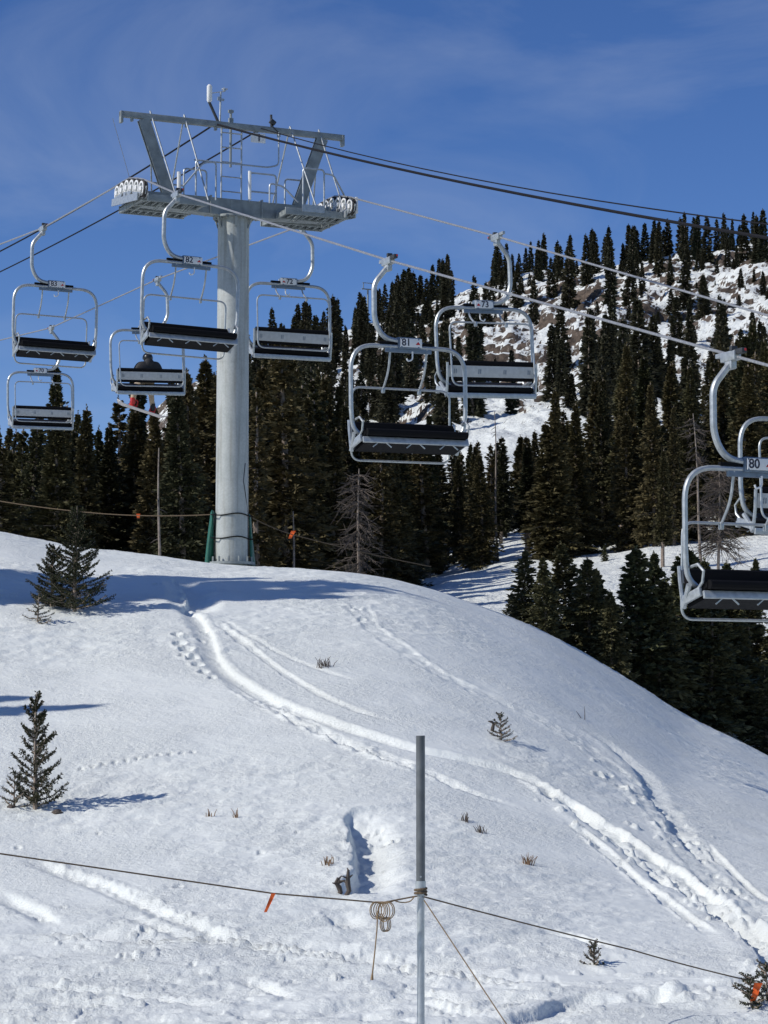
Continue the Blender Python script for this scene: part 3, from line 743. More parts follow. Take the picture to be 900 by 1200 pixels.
# young spruces standing on the knoll
def young(u, vb, vt, rad, seed, nb, bl, lab, bris=26, upw=.5):
    x, y = G(u, vb); h = (vb - vt) / F * y
    pr = make_young('young%d' % seed, h, rad, seed, nb, bl, 'needle_sapling', upw, bris)
    return place_tree(pr, x, y, h, h, lab, None, 'young_spruce', 'young spruce', 0.0, sink=.04)
young(44, 946, 808, .50, 21, 46, 6, 'young spruce with stiff ascending branches in the snow at left, throwing a shadow', 40, .70)
young(21, 945, 905, .28, 22, 14, 4, 'small spruce shoot leaning out at the left foot of the lone young spruce', 16)
young(90, 722, 595, .66, 23, 96, 7, 'tallest spruce of the clump on the left crest, with a thin pointed top', 44, .45)
young(62, 716, 640, .52, 24, 60, 7, 'bushy spruce at the left of the clump on the left crest', 42, .5)
young(45, 734, 698, .30, 25, 20, 4, 'lowest little spruce in front of the clump on the left crest', 16, .3)
young(585, 869, 834, .22, 26, 18, 4, 'small dark spruce alone in mid slope right of the fence pole', 16, .5)
young(690, 1133, 1104, .10, 27, 14, 3, 'tiny spruce tip poking through the snow below the right rope', 14, .7)
young(872, 1180, 1140, .22, 28, 18, 5, 'spruce sprig with an orange tag at the lower right corner', 18, .35)
young(893, 1176, 1130, .22, 29, 18, 5, 'spruce sprig cut by the right edge of the photo beside the orange tag', 18, .4)
young(508, 690, 670, .12, 30, 10, 3, 'tiny spruce top on the crest at the left end of the clearing', 12)

# spruces out of frame on the left: their shadows fall across the crest
for x, y, h, k in [(-14.5, 40.6, 12.5, 1), (-18.5, 39.2, 16.5, 4), (-13.3, 43.2, 10.5, 1), (-21.5, 38.8, 19.5, 7), (-19.8, 40.4, 18.5, 8), (-12.4, 41.2, 8.5, 4), (-13.2, 32.8, 8.4, 3), (-12.8, 33.5, 7.2, 1)]:
    place_tree(MID[k], x, y, h, 10.0, 'tall spruce beyond the left edge of the photo, shading the crest', 'spruces left of the picture', sink=.1)

# dry tufts and stubs
def tuft(u, v, n, h, spread, lab, mat='straw', name='dry_grass_tuft', cat='grass tuft', thick=.006):
    p = gpos(u, v); r = np.random.default_rng(int(u * 7 + v)); b = MB()
    for k in range(n):
        a = r.random() * 6.28; q = Vector((math.cos(a), math.sin(a), 0)) * spread * r.random(); d = Vector((r.normal(0, .35), r.normal(0, .35), 1)) * h * (.4 + .8 * r.random())
        b.tube([q - Vector((0, 0, .04)), q + d * .5, q + d + Vector((r.normal(0, .1), 0, -.03)) * h], [thick, thick * .8, thick * .4], 4)
    o = b.build(name, M[mat]); o.location = p; tag(o, lab, cat); return o
tuft(381, 781, 26, .16, .16, 'dry brown twigs sticking out of the snow in mid slope below the tower', 'twig', 'dry_twigs', 'twigs', .006)
tuft(248, 956, 9, .09, .05, 'small reddish dry tuft in the snow right of the lone young spruce', 'straw')
tuft(279, 956, 8, .11, .05, 'second dry tuft right of the lone young spruce, taller and thinner', 'straw')
tuft(545, 962, 18, .10, .10, 'dark dry stems right of the fence pole above the bright snow ridge', 'twig')
tuft(563, 975, 14, .09, .10, 'scattered dark stems just below the ones right of the fence pole', 'twig')
tuft(616, 1010, 30, .12, .07, 'compact straw-coloured grass tuft at the right end of the snow ridge', 'straw')
tuft(386, 1020, 16, .10, .07, 'reddish dry stems on the snow bank above the foreground rope', 'straw')
tuft(683, 783 + 60, 2, .2, .03, 'single thin stalk on the right slope above the ski track', 'twig', thick=.007)
def stub(u, v, h, lab, seed):
    p = gpos(u, v); r = np.random.default_rng(seed); b = MB(); pts = [Vector((r.normal(0, .015), 0, z)) for z in np.linspace(-.1, h, 6)]
    b.tube(pts, [.026, .032, .026, .029, .022, .014], 8)
    for k in range(5):
        z = h * (.4 + .6 * r.random()); a = r.random() * 6.28; b.tube([(0, 0, z), (math.cos(a) * .08, math.sin(a) * .08, z + .04 * r.random())], [.014, .006], 4)
    o = b.build('dead_stump', M['twig']); o.location = p; tag(o, lab, 'stump')
stub(409, 1053, .27, 'taller dark stump poking out of the snow above the foreground rope', 3)
stub(397, 1051, .16, 'shorter dark stump left of the taller one above the foreground rope', 4)
stub(576, 858, .14, 'thin dark stub left of the small mid-slope spruce', 5)
def rock(u, v, s, lab, seed):
    p = gpos(u, v); bm = bmesh.new(); bmesh.ops.create_icosphere(bm, subdivisions=3, radius=1)
    for q in bm.verts:
        k = 1 + .5 * float(fbm(np.array([q.co.x * 1.3 + seed]), np.array([q.co.y * 1.3 + q.co.z * 2]), 3, seed)[0]); q.co = Vector((q.co.x * s * k, q.co.y * s * .8 * k, q.co.z * s * .6 * k))
    me = bpy.data.meshes.new('rock'); bm.to_mesh(me); bm.free(); me.materials.append(M['twig']); o = link('rock', me); o.location = p; tag(o, lab, 'rock')
rock(70, 952, .075, 'small dark rock at the right foot of the lone young spruce', 3)
rock(17, 946, .055, 'small dark rock at the left foot of the lone young spruce', 5)

# ------------------------------------------------------------------ the lift line
LX, LY = -.4161, .9093              # unit vector along the line (away, uphill); lateral is (LY, -LX)
TH = math.atan2(.4161, .9093)
GA = 5.0                            # distance between the two ropes
def near_x(y): return .07 - .4575 * (y - 40)
def far_x(y): return .07 + LY * GA - .4575 * (y - 40 + LX * GA)
def mid_x(y): return .07 + LY * GA / 2 - .4575 * (y - 40 + LX * GA / 2)
def on_line(fx, u):
    """depth where the rope is seen at picture column u"""
    ys = np.arange(8, 200, .01); d = np.abs(450 + F * fx(ys) / (ys * 1.005) - u); return float(ys[np.argmin(d)])
TY = on_line(mid_x, 272); TX = mid_x(TY)
NY = TY + LX * GA / 2; FY = TY - LX * GA / 2
def npt(v, y): return Vector((near_x(y), y, float(ze(v, y))))
def fpt(v, y): return Vector((far_x(y), y, float(ze(v, y))))

near_grips = [(858, 416), (455, 305), (205, 227), (47, 267)]
NG = [npt(v, on_line(near_x, u)) for u, v in near_grips]
far_grips = [(958, 386), (583, 277), (353, 264), (183, 327), (58, 384)]
FGp = [fpt(v, on_line(far_x, u)) for u, v in far_grips]
sd_ = Vector((LX, LY, 0))
nT = npt(209, NY); fT = fpt(230, FY)
def extend(a, b, L): return b + (b - a).normalized() * L
def sheave_arc(T, s0, s1):
    """rope over the sheave train: three metres of gentle curve about T"""
    out = []
    for q in np.linspace(-1.0, 1.0, 9):
        out.append(T + sd_ * q + Vector((0, 0, (s1 if q > 0 else s0) * q * .6 - .05 * q * q)))
    return out
r = MB(); r.tube([extend(NG[1], NG[0], 22), NG[0], NG[1], NG[2]] + sheave_arc(nT, .30, .10) + [NG[3], NG[3] + sd_ * 90 + Vector((0, 0, 7))], .021, 8)
tag(r.build('haul_rope', M['wire']), 'grey steel haul rope of the nearer, left-hand line of chairs', 'cable')
r = MB(); r.tube([extend(FGp[1], FGp[0], 22), FGp[0], FGp[1]] + sheave_arc(fT, .30, .06) + [FGp[2], FGp[3], FGp[4], FGp[4] + sd_ * 90 + Vector((0, 0, 7))], .021, 8)
tag(r.build('haul_rope', M['wire']), 'grey steel haul rope of the farther line, over the right sheaves', 'cable')

# --- one chair; local x = right seen from the lift's downhill side, y = behind the seat, origin at the grip
CACHE = {}
def chair_meshes(far):
    if far in CACHE: return CACHE[far]
    bx = .36; bt = -1.45; D = {}
    b = MB(); b.box((0, 0, -.02), (.11, .34, .13), mi=0, bev=.02); b.box((.0, -.22, .02), (.07, .20, .07), mi=1, bev=.01); b.box((.0, .24, .02), (.06, .16, .06), mi=0, bev=.01)
    b.box((-.02, -.10, .07), (.09, .06, .06), mi=1, bev=.01); b.box((0, 0, -.12), (.09, .16, .14), mi=0, bev=.02); b.box((.02, -.31, .03), (.035, .03, .035), mi=2, bev=.01)
    D['grip'] = b.mesh('grip', [M['galv'], M['steel_dark'], M['red']])
    b = MB(); b.tube(fillet([(0, 0, -.10), (-.10, 0, -.22), (-.27, 0, -.42), (-.27, 0, -1.05), (-.10, 0, -1.34), (.34, 0, -1.40)], .26, 8), .046, 10); D['hanger'] = b.mesh('hanger', M['galv'])
    b = MB(); b.tube(fillet([(bx - .80, .02, bt - 1.60), (bx - 1.03, .02, bt - 1.45), (bx - 1.07, 0, bt - 1.15), (bx - 1.07, 0, bt - .02), (bx + 1.07, 0, bt - .02), (bx + 1.07, 0, bt - 1.15), (bx + 1.03, .02, bt - 1.45), (bx + .80, .02, bt - 1.60)], .44, 9), .037, 10)
    D['bail'] = b.mesh('bail', M['galv'])
    b = MB(); b.box((bx, 0, bt + .04), (.42, .13, .20), mi=0, bev=.02); b.box((bx, -.0, bt - .07), (.86, .05, .10), mi=0, bev=.01); b.box((bx - .05, 0, bt + .035), (1.0, .06, .05), mi=1, bev=.01)
    for sx in (-.16, .16):
        for zz in (-.03, .11): b.cyl((bx + sx, -.085, bt + zz), (bx + sx, .085, bt + zz), .016, seg=6)
    D['bracket'] = b.mesh('clamp_bracket', [M['bluegrey'], M['black']])
    b = MB(); b.tube(fillet([(bx + .05, -.06, bt - .10), (bx + .05, -.06, bt - .24), (bx - .04, -.06, bt - .27), (bx - .06, -.06, bt - .22)], .05, 5), .014, 6); D['hook'] = b.mesh('hook', M['white'])
    # seat: padded cushion on a pan
    b = MB(); b.box((bx, -.05, bt - 1.60), (1.92, .54, .12), (R(-19), 0, 0), bev=.05); b.tube([(bx - .93, -.33, bt - 1.53), (bx + .93, -.33, bt - 1.53)], .062, 10); D['seat'] = b.mesh('seat', M['black'])
    b = MB(); b.box((bx, -.275, bt - 1.655), (1.96, .05, .10), (R(-14), 0, 0), bev=.012); 
    if far: b.box((bx, .235, bt - 1.80), (1.96, .05, .10), bev=.012)
    D['pan'] = b.mesh('seat_frame', M['galv'])
    b = MB(); b.box((bx, -.02, bt - 1.725), (1.86, .42, .07), (R(-14), 0, 0), mi=0)
    for cx in (-.62, .0, .62):
        b.tube([(bx + cx - .17, -.26, bt - 1.77), (bx + cx - .06, -.26, bt - 1.685), (bx + cx + .06, -.26, bt - 1.685), (bx + cx + .17, -.26, bt - 1.77)], .012, 5, mi=1)
    D['truss'] = b.mesh('under_truss', [M['black'], M['galv']])
    bt_ = bt - (1.16 if far else 1.345); bh = .37 if far else .21; b = MB(); b.box((bx, .21, bt_ - bh * .43), (1.90, .085, bh), (R(-9), 0, 0), bev=.035); b.tube([(bx - .93, .235, bt_), (bx + .93, .235, bt_)], .05, 10); D['back'] = b.mesh('backrest', M['black'])
    b = MB(); pz = bt - (1.33 if far else 1.40); b.box((bx, .272, pz), (1.90, .025, .225 if far else .17), (R(-9), 0, 0), mi=0, bev=.006)
    for cx in (-.82, -.28, .28, .82):
        for q in (-.02, .02): b.box((bx + cx + q, .287, pz), (.012, .012, .09), (R(-9), 0, 0), mi=1)
    D['panel'] = b.mesh('back_panel', [M['panel'], M['bluegrey']])
    for nm, sx in (('side_l', -1), ('side_r', 1)):
        b = MB(); X = bx + sx * .985
        b.tube([(X + .03 * sx, .0, bt - 1.52), (X, .12, bt - 1.68), (X, .20, bt - 1.80)], .04, 8); b.tube([(X, .20, bt - 1.80), (X, .27, bt - 1.45), (X, .29, bt - (1.16 if far else 1.27))], .026, 6)
        b.tube([(X + .02 * sx, .02, bt - 1.30), (X, -.16, bt - 1.27), (X, -.29, bt - 1.36), (X, -.26, bt - 1.50), (X, -.10, bt - 1.62)], .020, 6)
        b.box((X, -.02, bt - 1.66), (.05, .42, .12), (R(-14), 0, 0), bev=.015); D[nm] = b.mesh('side_bracket', M['galv'])
    t = .36 if far else .70; lh = 1.26 if far else 1.24; yb = .30
    b = MB(); b.tube(fillet([(bx - .92, yb, bt - t), (bx + .92, yb, bt - t), (bx + .92, yb + .05, bt - t - lh), (bx - .92, yb + .05, bt - t - lh)], .17, 7, True), .019, 8, True); D['loop'] = b.mesh('restraint_bar', M['galv'])
    for nm, sx in (('strap_l', -.34), ('strap_r', .34)):
        b = MB(); b.tube(fillet([(bx + sx, -.02, bt), (bx + sx, .06, bt - t * .6), (bx + sx, yb, bt - t - .02)], .25, 6), .019, 7); b.box((bx + sx, yb, bt - t - .03), (.05, .07, .10), bev=.012, mi=0); D[nm] = b.mesh('strap', M['galv'])
    b = MB()
    for sgn in (-1, 1):
        b.box((bx + .02, sgn * .078, bt + .045), (.40, .012, .15), bev=.004, mi=0)
        b.add([(bx + .10 * 1 * (1), sgn * .086, bt + .015), (bx + .19, sgn * .086, bt + .015), (bx + .155, sgn * .086, bt + .065), (bx + .13, sgn * .086, bt + .05)][::-1 if sgn < 0 else 1], [(0, 1, 2, 3)], 1)
    D['plate'] = b.mesh('number_plate', [M['white'], M['red']])
    CACHE[far] = D; return D

def make_chair(pos, far, number, label, roll=0.0, pitch=0.0):
    D = chair_meshes(far); e = empty('chairlift_chair', pos)
    e.rotation_euler = Euler((R(pitch), R(roll), TH + (math.pi if far else 0)), 'XYZ')
    tag(e, label, 'ski lift chair', 'chairs hanging on the lift')
    link('grip', D['grip'], e); link('hanger', D['hanger'], e); link('bail', D['bail'], e)
    br = link('clamp_bracket', D['bracket'], e); link('hook', D['hook'], e)
    pl = link('number_plate', D['plate'], br)
    if number:
        me = text_mesh(number, .17, M['digit'])
        link('plate_number', me, br, (.36 - .075, -.0855, -1.45 + .045), (math.pi / 2, 0, 0))
        link('plate_number', me, br, (.36 + .0, .0855, -1.45 + .045), (math.pi / 2, 0, math.pi))
    st = link('seat', D['seat'], e); link('seat_frame', D['pan'], e); link('under_truss', D['truss'], e)
    bk = link('backrest', D['back'], e); link('back_panel', D['panel'], bk)
    link('side_bracket', D['side_l'], e); link('side_bracket', D['side_r'], e)
    lp = link('restraint_bar', D['loop'], e); link('strap', D['strap_l'], lp); link('strap', D['strap_r'], lp)
    return e
make_chair(NG[0], False, '80', 'nearest empty chair with plate 80, cut by the right edge of the photo')
make_chair(NG[1], False, '81', 'large empty chair with plate 81 hanging in front of the forest', -.6)
make_chair(NG[2], False, '82', 'empty chair with plate 82 hanging against the left of the tower column', 1.2)
make_chair(NG[3], False, '83', 'empty upper-left chair of the nearer line, black seat against blue sky', .6)
make_chair(FGp[0], True, '74', 'chair seen from behind at the right edge, partly hidden by chair 80')
make_chair(FGp[1], True, '73', 'empty chair with plate 73 seen from behind before the snowy mountain', 2.2)
make_chair(FGp[2], True, '72', 'empty chair seen from behind just right of the tower column', .5)
occ = make_chair(FGp[3], True, '71', 'occupied chair carrying the snowboarder, left of the tower', 2.0)
make_chair(FGp[4], True, '70', 'lowest left empty chair seen from behind, grey back panel over the treetops', 1.0)

# --- the rider -----------------------------------------------------------------
def skin_mesh(name, verts, edges, radii, mats, sub=2):
    me = bpy.data.meshes.new(name); me.from_pydata(verts, edges, []); o = bpy.data.objects.new(name, me); COL.objects.link(o)
    md = o.modifiers.new('skin', 'SKIN'); md.use_smooth_shade = True
    for i, q in enumerate(me.skin_vertices[0].data):
        q.radius = (radii[i], radii[i]); q.use_root = (i == 0)
    ms = o.modifiers.new('sub', 'SUBSURF'); ms.levels = sub; ms.render_levels = sub
    bpy.context.view_layer.update()
    out = bpy.data.meshes.new_from_object(o.evaluated_get(bpy.context.evaluated_depsgraph_get()))
    bpy.data.objects.remove(o); out.materials.clear()
    for m_ in mats: out.materials.append(m_)
    out.polygons.foreach_set('use_smooth', [True] * len(out.polygons)); return out
bx, sz = .36, -1.45 - 1.50             # seat centre and cushion height in the chair's frame
pv = []; pe = []; pr = []
def jv(p, rad, par=None):
    pv.append(p); pr.append(rad); i = len(pv) - 1
    if par is not None: pe.append((par, i))
    return i
pel = jv((bx, .02, sz + .10), .185); wa = jv((bx, .06, sz + .26), .19, pel); ch = jv((bx, .06, sz + .45), .25, wa); nk = jv((bx, .05, sz + .58), .125, ch); hd = jv((bx, .01, sz + .68), .105, nk); jv((bx, .0, sz + .74), .10, hd)
for sx in (-1, 1):
    sh = jv((bx + sx * .27, .05, sz + .47), .15, ch); el = jv((bx + sx * .38, -.02, sz + .23), .10, sh); wr = jv((bx + sx * .18, -.28, sz + .18), .05, el); pm = jv((bx + sx * .13, -.36, sz + .165), .04, wr)
    for q in range(4): f1 = jv((bx + sx * (.165 - .024 * q), -.42 - .008 * (q in (1, 2)), sz + .155), .011, pm); jv((bx + sx * (.165 - .024 * q), -.455 - .008 * (q in (1, 2)), sz + .13), .010, f1)
    t1 = jv((bx + sx * .08, -.36, sz + .17), .012, pm); jv((bx + sx * .065, -.395, sz + .16), .010, t1)
    hp = jv((bx + sx * .11, -.02, sz + .09), .12, pel); kn = jv((bx + sx * .22, -.47, sz - .02), .095, hp); an = jv((bx + sx * .29, -.50, sz - .52 + .08 * sx), .075, kn)
    jv((bx + sx * .29, -.58, sz - .59 + .08 * sx), .05, an)
me = skin_mesh('person', pv, pe, pr, [M['jacket'], M['trousers'], M['skin']])
for p in me.polygons:
    c = p.center
    if c.z < sz + .14 and (c.y < .0 or c.z < sz + .10) and not (c.y < -.24 and c.z > sz + .115): p.material_index = 1
    elif c.z > sz + .61 and c.y < -.03: p.material_index = 2
rider = link('person', me); rider.matrix_world = Matrix.Translation(FGp[3]) @ Euler((0, R(2.0), TH + math.pi), 'XYZ').to_matrix().to_4x4()
tag(rider, 'person seen from behind in dark jacket and beige trousers on the occupied chair', 'person')
# face details, helmet, boots
b = MB()
for sx in (-1, 1): b.tube([(bx + sx * .035, -.10, sz + .70), (bx + sx * .035, -.112, sz + .70)], [.014, .010], 8)
b.tube([(bx, -.10, sz + .69), (bx, -.132, sz + .665), (bx, -.105, sz + .655)], [.010, .016, .010], 8); b.box((bx, -.10, sz + .625), (.05, .012, .012), bev=.004)
b.build('face_features', M['skin'], rider)
b = MB(); b.tube([(bx, .06, sz + .50), (bx, .085, sz + .56), (bx, .09, sz + .62), (bx, .08, sz + .66)], [.15, .155, .135, .10], 16); b.build('hood', M['jacket'], rider)
bm = bmesh.new(); bmesh.ops.create_uvsphere(bm, u_segments=24, v_segments=16, radius=1)
for q in bm.verts:
    q.co = Vector((q.co.x * .145, q.co.y * .160, q.co.z * .150))
    if q.co.z < -.02: q.co.z = -.02 + (q.co.z + .02) * (.9 if q.co.y > .0 else .25)
me = bpy.data.meshes.new('helmet'); bm.to_mesh(me); bm.free(); me.materials.append(M['helmet']); me.polygons.foreach_set('use_smooth', [True] * len(me.polygons))
link('helmet', me, rider, (bx, .015, sz + .71))
for sx in (-1, 1):
    b = MB(); zz = sz - .52 + .08 * sx
    b.tube(fillet([(bx + sx * .29, -.49, zz + .10), (bx + sx * .29, -.50, zz - .06), (bx + sx * .29, -.66, zz - .10)], .07, 5), [.075] * 4 + [.07] * 4, 10); b.build('boot', M['red'] if sx > 0 else M['jacket'], rider)
# snowboard hanging from the boots
tilt = math.atan2(.16, .54)
b = MB(); nS = 26; top = []
for i in range(nS + 1):
    t = -1 + 2 * i / nS; xx = t * .77; w = .135 * (1 - .14 * math.cos(t * math.pi / 2)) * (1 if abs(t) < .82 else math.sqrt(max(0.0, 1 - ((abs(t) - .82) / .181) ** 2)) * .98 + .02)
    lift = .09 * max(0, (abs(t) - .72) / .28) ** 1.8; top.append((xx, w, lift))
vs = []; fs = []
for xx, w, li in top: vs += [(xx, -w, li), (xx, w, li), (xx, w, li - .012), (xx, -w, li - .012)]
for i in range(nS):
    a = i * 4; c = a + 4
    fs += [(a, a + 1, c + 1, c), (a + 1, a + 2, c + 2, c + 1), (a + 2, a + 3, c + 3, c + 2), (a + 3, a, c, c + 3)]
fs += [(3, 2, 1, 0), (nS * 4, nS * 4 + 1, nS * 4 + 2, nS * 4 + 3)]
b.add(vs, fs)
bd = empty('snowboard'); bd.matrix_world = rider.matrix_world @ Matrix.Translation((bx, -.58, sz - .52 - .165)) @ Euler((R(5), -tilt, 0)).to_matrix().to_4x4()
b.build('deck', M['board'], bd); tag(bd, 'pale snowboard strapped to the rider, hanging tilted below the occupied chair', 'snowboard')
for sx in (-1, 1):
    b = MB(); b.box((sx * .27, 0, .02), (.16, .25, .03), bev=.01); b.tube(fillet([(sx * .27 - .07, .08, .03), (sx * .27 - .07, .10, .20), (sx * .27 + .07, .10, .20), (sx * .27 + .07, .08, .03)], .05, 4), .018, 6); b.build('binding', M['red'], bd)

# ------------------------------------------------------------------ the lift tower (local x across the line, y along it)
TZ = gz(TX, TY)
tower = empty('lift_tower', (TX, TY, TZ), TH); tag(tower, 'galvanised steel lift tower with crossarm, sheave wheels and lifting frame on the knoll', 'lift tower')
def Zv(v): return float(ze(v, TY)) - TZ
za = Zv(245); zt = Zv(148); zcol = za - .19
b = MB(); b.tube([(0, 0, -.5), (0, 0, .02), (0, 0, zcol)], [.372, .372, .355], 40); b.tube([(0, 0, za - .62 - 1.9), (0, 0, za - .62 - 1.86)], .362, 40); 
for zz in (1.9, 4.6): b.tube([(0, 0, zz), (0, 0, zz + .02)], .372 - .017 * zz / zcol + .004, 40)
b.build('column', M['tube'], tower, ang=50)
b = MB(); b.tube([(0, 0, .02), (0, 0, .08)], .52, 32)
for k in range(12): a = k * math.pi / 6; b.cyl((.45 * math.cos(a), .45 * math.sin(a), .08), (.45 * math.cos(a), .45 * math.sin(a), .20), .022, seg=6)
b.build('base_flange', M['galv_dull'], tower)
b = MB(); b.tube([(0, 0, zcol - .05), (0, 0, zcol + .0)], .47, 32)
for k in range(14): a = k * math.pi / 7; b.cyl((.42 * math.cos(a), .42 * math.sin(a), zcol - .09), (.42 * math.cos(a), .42 * math.sin(a), zcol - .051), .022, seg=6)
for k in range(6): a = k * math.pi / 3 + .3; b.beam((.36 * math.cos(a), .36 * math.sin(a), zcol - .28), (.44 * math.cos(a), .44 * math.sin(a), zcol - .052), .02, .06, side=(-math.sin(a), math.cos(a), 0))
b.build('top_flange', M['galv_dull'], tower)
# cross-arm: tapered box
b = MB(); vs = []
for xx, hh in ((-2.35, .13), (-.5, .19), (.5, .19), (2.35, .13)):
    for yy, zz in ((-.17, za - hh), (.17, za - hh), (.17, za + .19), (-.17, za + .19)): vs.append((xx, yy, zz))
fs = [(3, 2, 1, 0), (12, 13, 14, 15)]
for i in range(3):
    for k in range(4): fs.append((i * 4 + k, i * 4 + (k + 1) % 4, i * 4 + 4 + (k + 1) % 4, i * 4 + 4 + k))
b.add(vs, fs)
for xx in (-2.28, -.62, .62, 2.28): b.box((xx, 0, za + .02), (.04, .42, .42), bev=.005)
b.box((0, -.172, za + .02), (.30, .02, .30)); b.build('crossarm', M['galv_dull'], tower)
# catwalks under / beside the arm
for sx in (-1, 1):
    b = MB()
    for yy in (-.26, -.80, .26, .72): b.box((sx * 1.72, yy, za - .10), (1.55, .05, .16), bev=.006)
    for k in range(9): b.box((sx * (1.02 + k * .175), -.53, za - .145), (.035, .50, .03)); b.box((sx * (1.02 + k * .175), .49, za - .145), (.035, .42, .03))
    for xx in (1.0, 2.46): b.box((sx * xx, -.04, za - .12), (.05, 1.50, .10))
    b.box((sx * 1.75, -.53, za - .03), (1.45, .5, .012)); b.box((sx * 1.75, .49, za - .03), (1.45, .42, .012))
    for xx in (1.25, 1.32, 1.39, 1.95, 2.02): b.tube([(sx * xx, -.80, za - .19), (sx * xx - .05, -.40, za - .27)], .014, 5)
    b.build('catwalk', M['galv_dull'], tower)
b = MB(); b.box((1.62, -.83, za - .01), (.55, .015, .17)); b.build('toe_plate', M['galv'], tower)
# sheave trains along the rope
for sx, ropez, pit in ((-1, nT.z - TZ, 0.0), (1, fT.z - TZ, 0.0)):
    X = sx * GA / 2; zw = ropez - .205; slope = .14
    wz = lambda q: zw + (.30 if q < 0 else .08) * q * .6 - .05 * q * q
    b = MB()
    for off in (-.085, .085):
        for q0 in (-.80, -.16, .48):
            vs = [(X + off - .012, q0 - .27, wz(q0 - .2) - .10), (X + off - .012, q0 + .30, wz(q0 + .3) - .10), (X + off - .012, q0 + .18, wz(q0) - .22), (X + off - .012, q0 - .12, wz(q0) - .24)]
            vs += [(x_ + .024, y_, z_) for x_, y_, z_ in vs]; b.add(vs, [(0, 1, 2, 3), (7, 6, 5, 4), (0, 4, 5, 1), (1, 5, 6, 2), (2, 6, 7, 3), (3, 7, 4, 0)])
        b.beam((X + off * 1.4, -.95, wz(-.9) - .20), (X + off * 1.4, .85, wz(.85) - .20), .16, .025, side=(1, 0, 0))
    b.beam((X - sx * .45, 0, za - .02), (X + sx * .12, 0, zw - .22), .16, .18)
    b.tube([(X, -.9, wz(-1) - .18), (X, -1.12, wz(-1) - .12), (X, -1.2, wz(-1) + .02)], .02, 6)
    asm = b.build('sheave_assembly', M['galv'], tower)
    for k in range(6):
        q = -.98 + k * .34; zz = wz(q); w = MB()
        def ring(prof, mi):
            n = 28; vs = []; fs = []
            for k_ in range(n):
                a = 2 * math.pi * k_ / n
                for rr, xx in prof: vs.append((X + xx, q + rr * math.cos(a), zz + rr * math.sin(a)))
            m_ = len(prof)
            for k_ in range(n):
                for j in range(m_): fs.append((k_ * m_ + j, k_ * m_ + (j + 1) % m_, ((k_ + 1) % n) * m_ + (j + 1) % m_, ((k_ + 1) % n) * m_ + j))
            w.add(vs, fs, mi)
        ring([(.185, -.045), (.20, -.03), (.20, -.012), (.188, 0), (.20, .012), (.20, .03), (.185, .045), (.165, .045), (.165, -.045)], 0)
        ring([(.166, -.058), (.166, .058), (.125, .058), (.125, -.058)], 1); ring([(.126, -.02), (.126, .02), (.05, .03), (.05, -.03)], 2)
        ring([(.055, -.075), (.055, .075), (.001, .075), (.001, -.075)], 1)
        w.build('sheave', [M['rubber'], M['white'], M['galv_dull']], asm)
    if sx > 0 or True:
        for q in ((.9,) if sx < 0 else (-.95, .9)):
            b = MB(); b.tube([(X + .14, q, wz(q) - .15), (X + .14, q, wz(q) + .22)], .036, 10); b.build('rope_catcher', M['white'], asm)
# lifting frame
b = MB(); b.box((0, 0, zt), (5.46, .12, .135), bev=.008)
for xx in (-2.70, 2.70): b.box((xx, 0, zt - .07), (.06, .15, .26), bev=.01)
for xx in (-2.45, -1.15, -.45, .55, 1.1): b.box((xx, 0, zt - .10), (.05, .09, .08))
b.build('top_beam', M['galv_dull'], tower)
for sx in (-1, 1):
    b = MB(); a0 = (sx * 2.18, 0, zt - .07); a1 = (sx * 1.58, 0, za + .19)
    for yy in (-.055, .055): b.beam((a0[0], yy, a0[2]), (a1[0], yy, a1[2]), .27, .015)
    b.beam(a0, a1, .02, .10); b.build('frame_leg', M['galv_dull'], tower)
def rod(lst, rad=.019, nm='brace', mat='galv'):
    for pth in lst: q = MB(); q.tube(pth, rad, 7); q.build(nm, M[mat], tower)
rod([[(-2.02, 0, zt + .14), (-1.62, -.66, za + .02)], [(-2.02, 0, zt + .14), (-1.75, .62, za + .0)],
     [(-1.21, 0, zt + .14), (-.86, -.66, za + .0)], [(-1.21, 0, zt + .14), (-1.35, .62, za + .1)],
     [(1.38, 0, zt + .14), (1.77, -.72, za - .02)], [(1.38, 0, zt + .14), (1.15, .62, za + .1)],
     [(2.10, 0, zt + .14), (2.52, -.55, za + .05)], [(2.10, 0, zt + .14), (2.2, .62, za + .05)]])
rod([[(-2.9, .0, zt - .12), (-2.3, .5, zt - 1.4)]], .006, 'thin_line', 'wire')
def rail(lst, rad=.021):
    q = MB()
    for pth in lst: q.tube(fillet(pth, .09, 5), rad, 7)
    q.build('railing', M['galv'], tower)
rail([[(-1.10, -.5, za + .1), (-1.10, -.5, za + .92), (-.62, -.5, za + .92), (-.62, -.5, za + .05)], [(-1.42, -.55, za + .28), (-.92, -.5, za + .88), (-.62, -.5, za + .92)], [(-1.10, .3, za + .1), (-1.10, .3, za + .9), (-.55, .3, za + .9), (-.55, .3, za + .1)], [(-1.9, .3, za + .50), (-1.1, .3, za + .50)]])
rail([[(.30, -.2, za + .15), (.30, -.2, za + .83), (.96, -.2, za + .83), (.96, -.2, za + .15)], [(.30, -.2, za + .40), (.96, -.2, za + .40)], [(.68, -.5, za + .1), (.68, -.5, za + .56), (1.0, -.5, za + .52), (1.34, -.6, za + .16)]])
rail([[(1.40, -.75, za - .1), (1.40, -.75, za + .93), (1.92, -.75, za + .93), (1.92, -.75, za - .1)], [(1.92, -.75, za + .85), (2.22, -.6, za + .87), (2.62, -.35, za + .45), (2.62, -.35, za + .05)], [(1.40, .35, za), (1.40, .35, za + .9), (2.0, .35, za + .9), (2.0, .35, za)]])
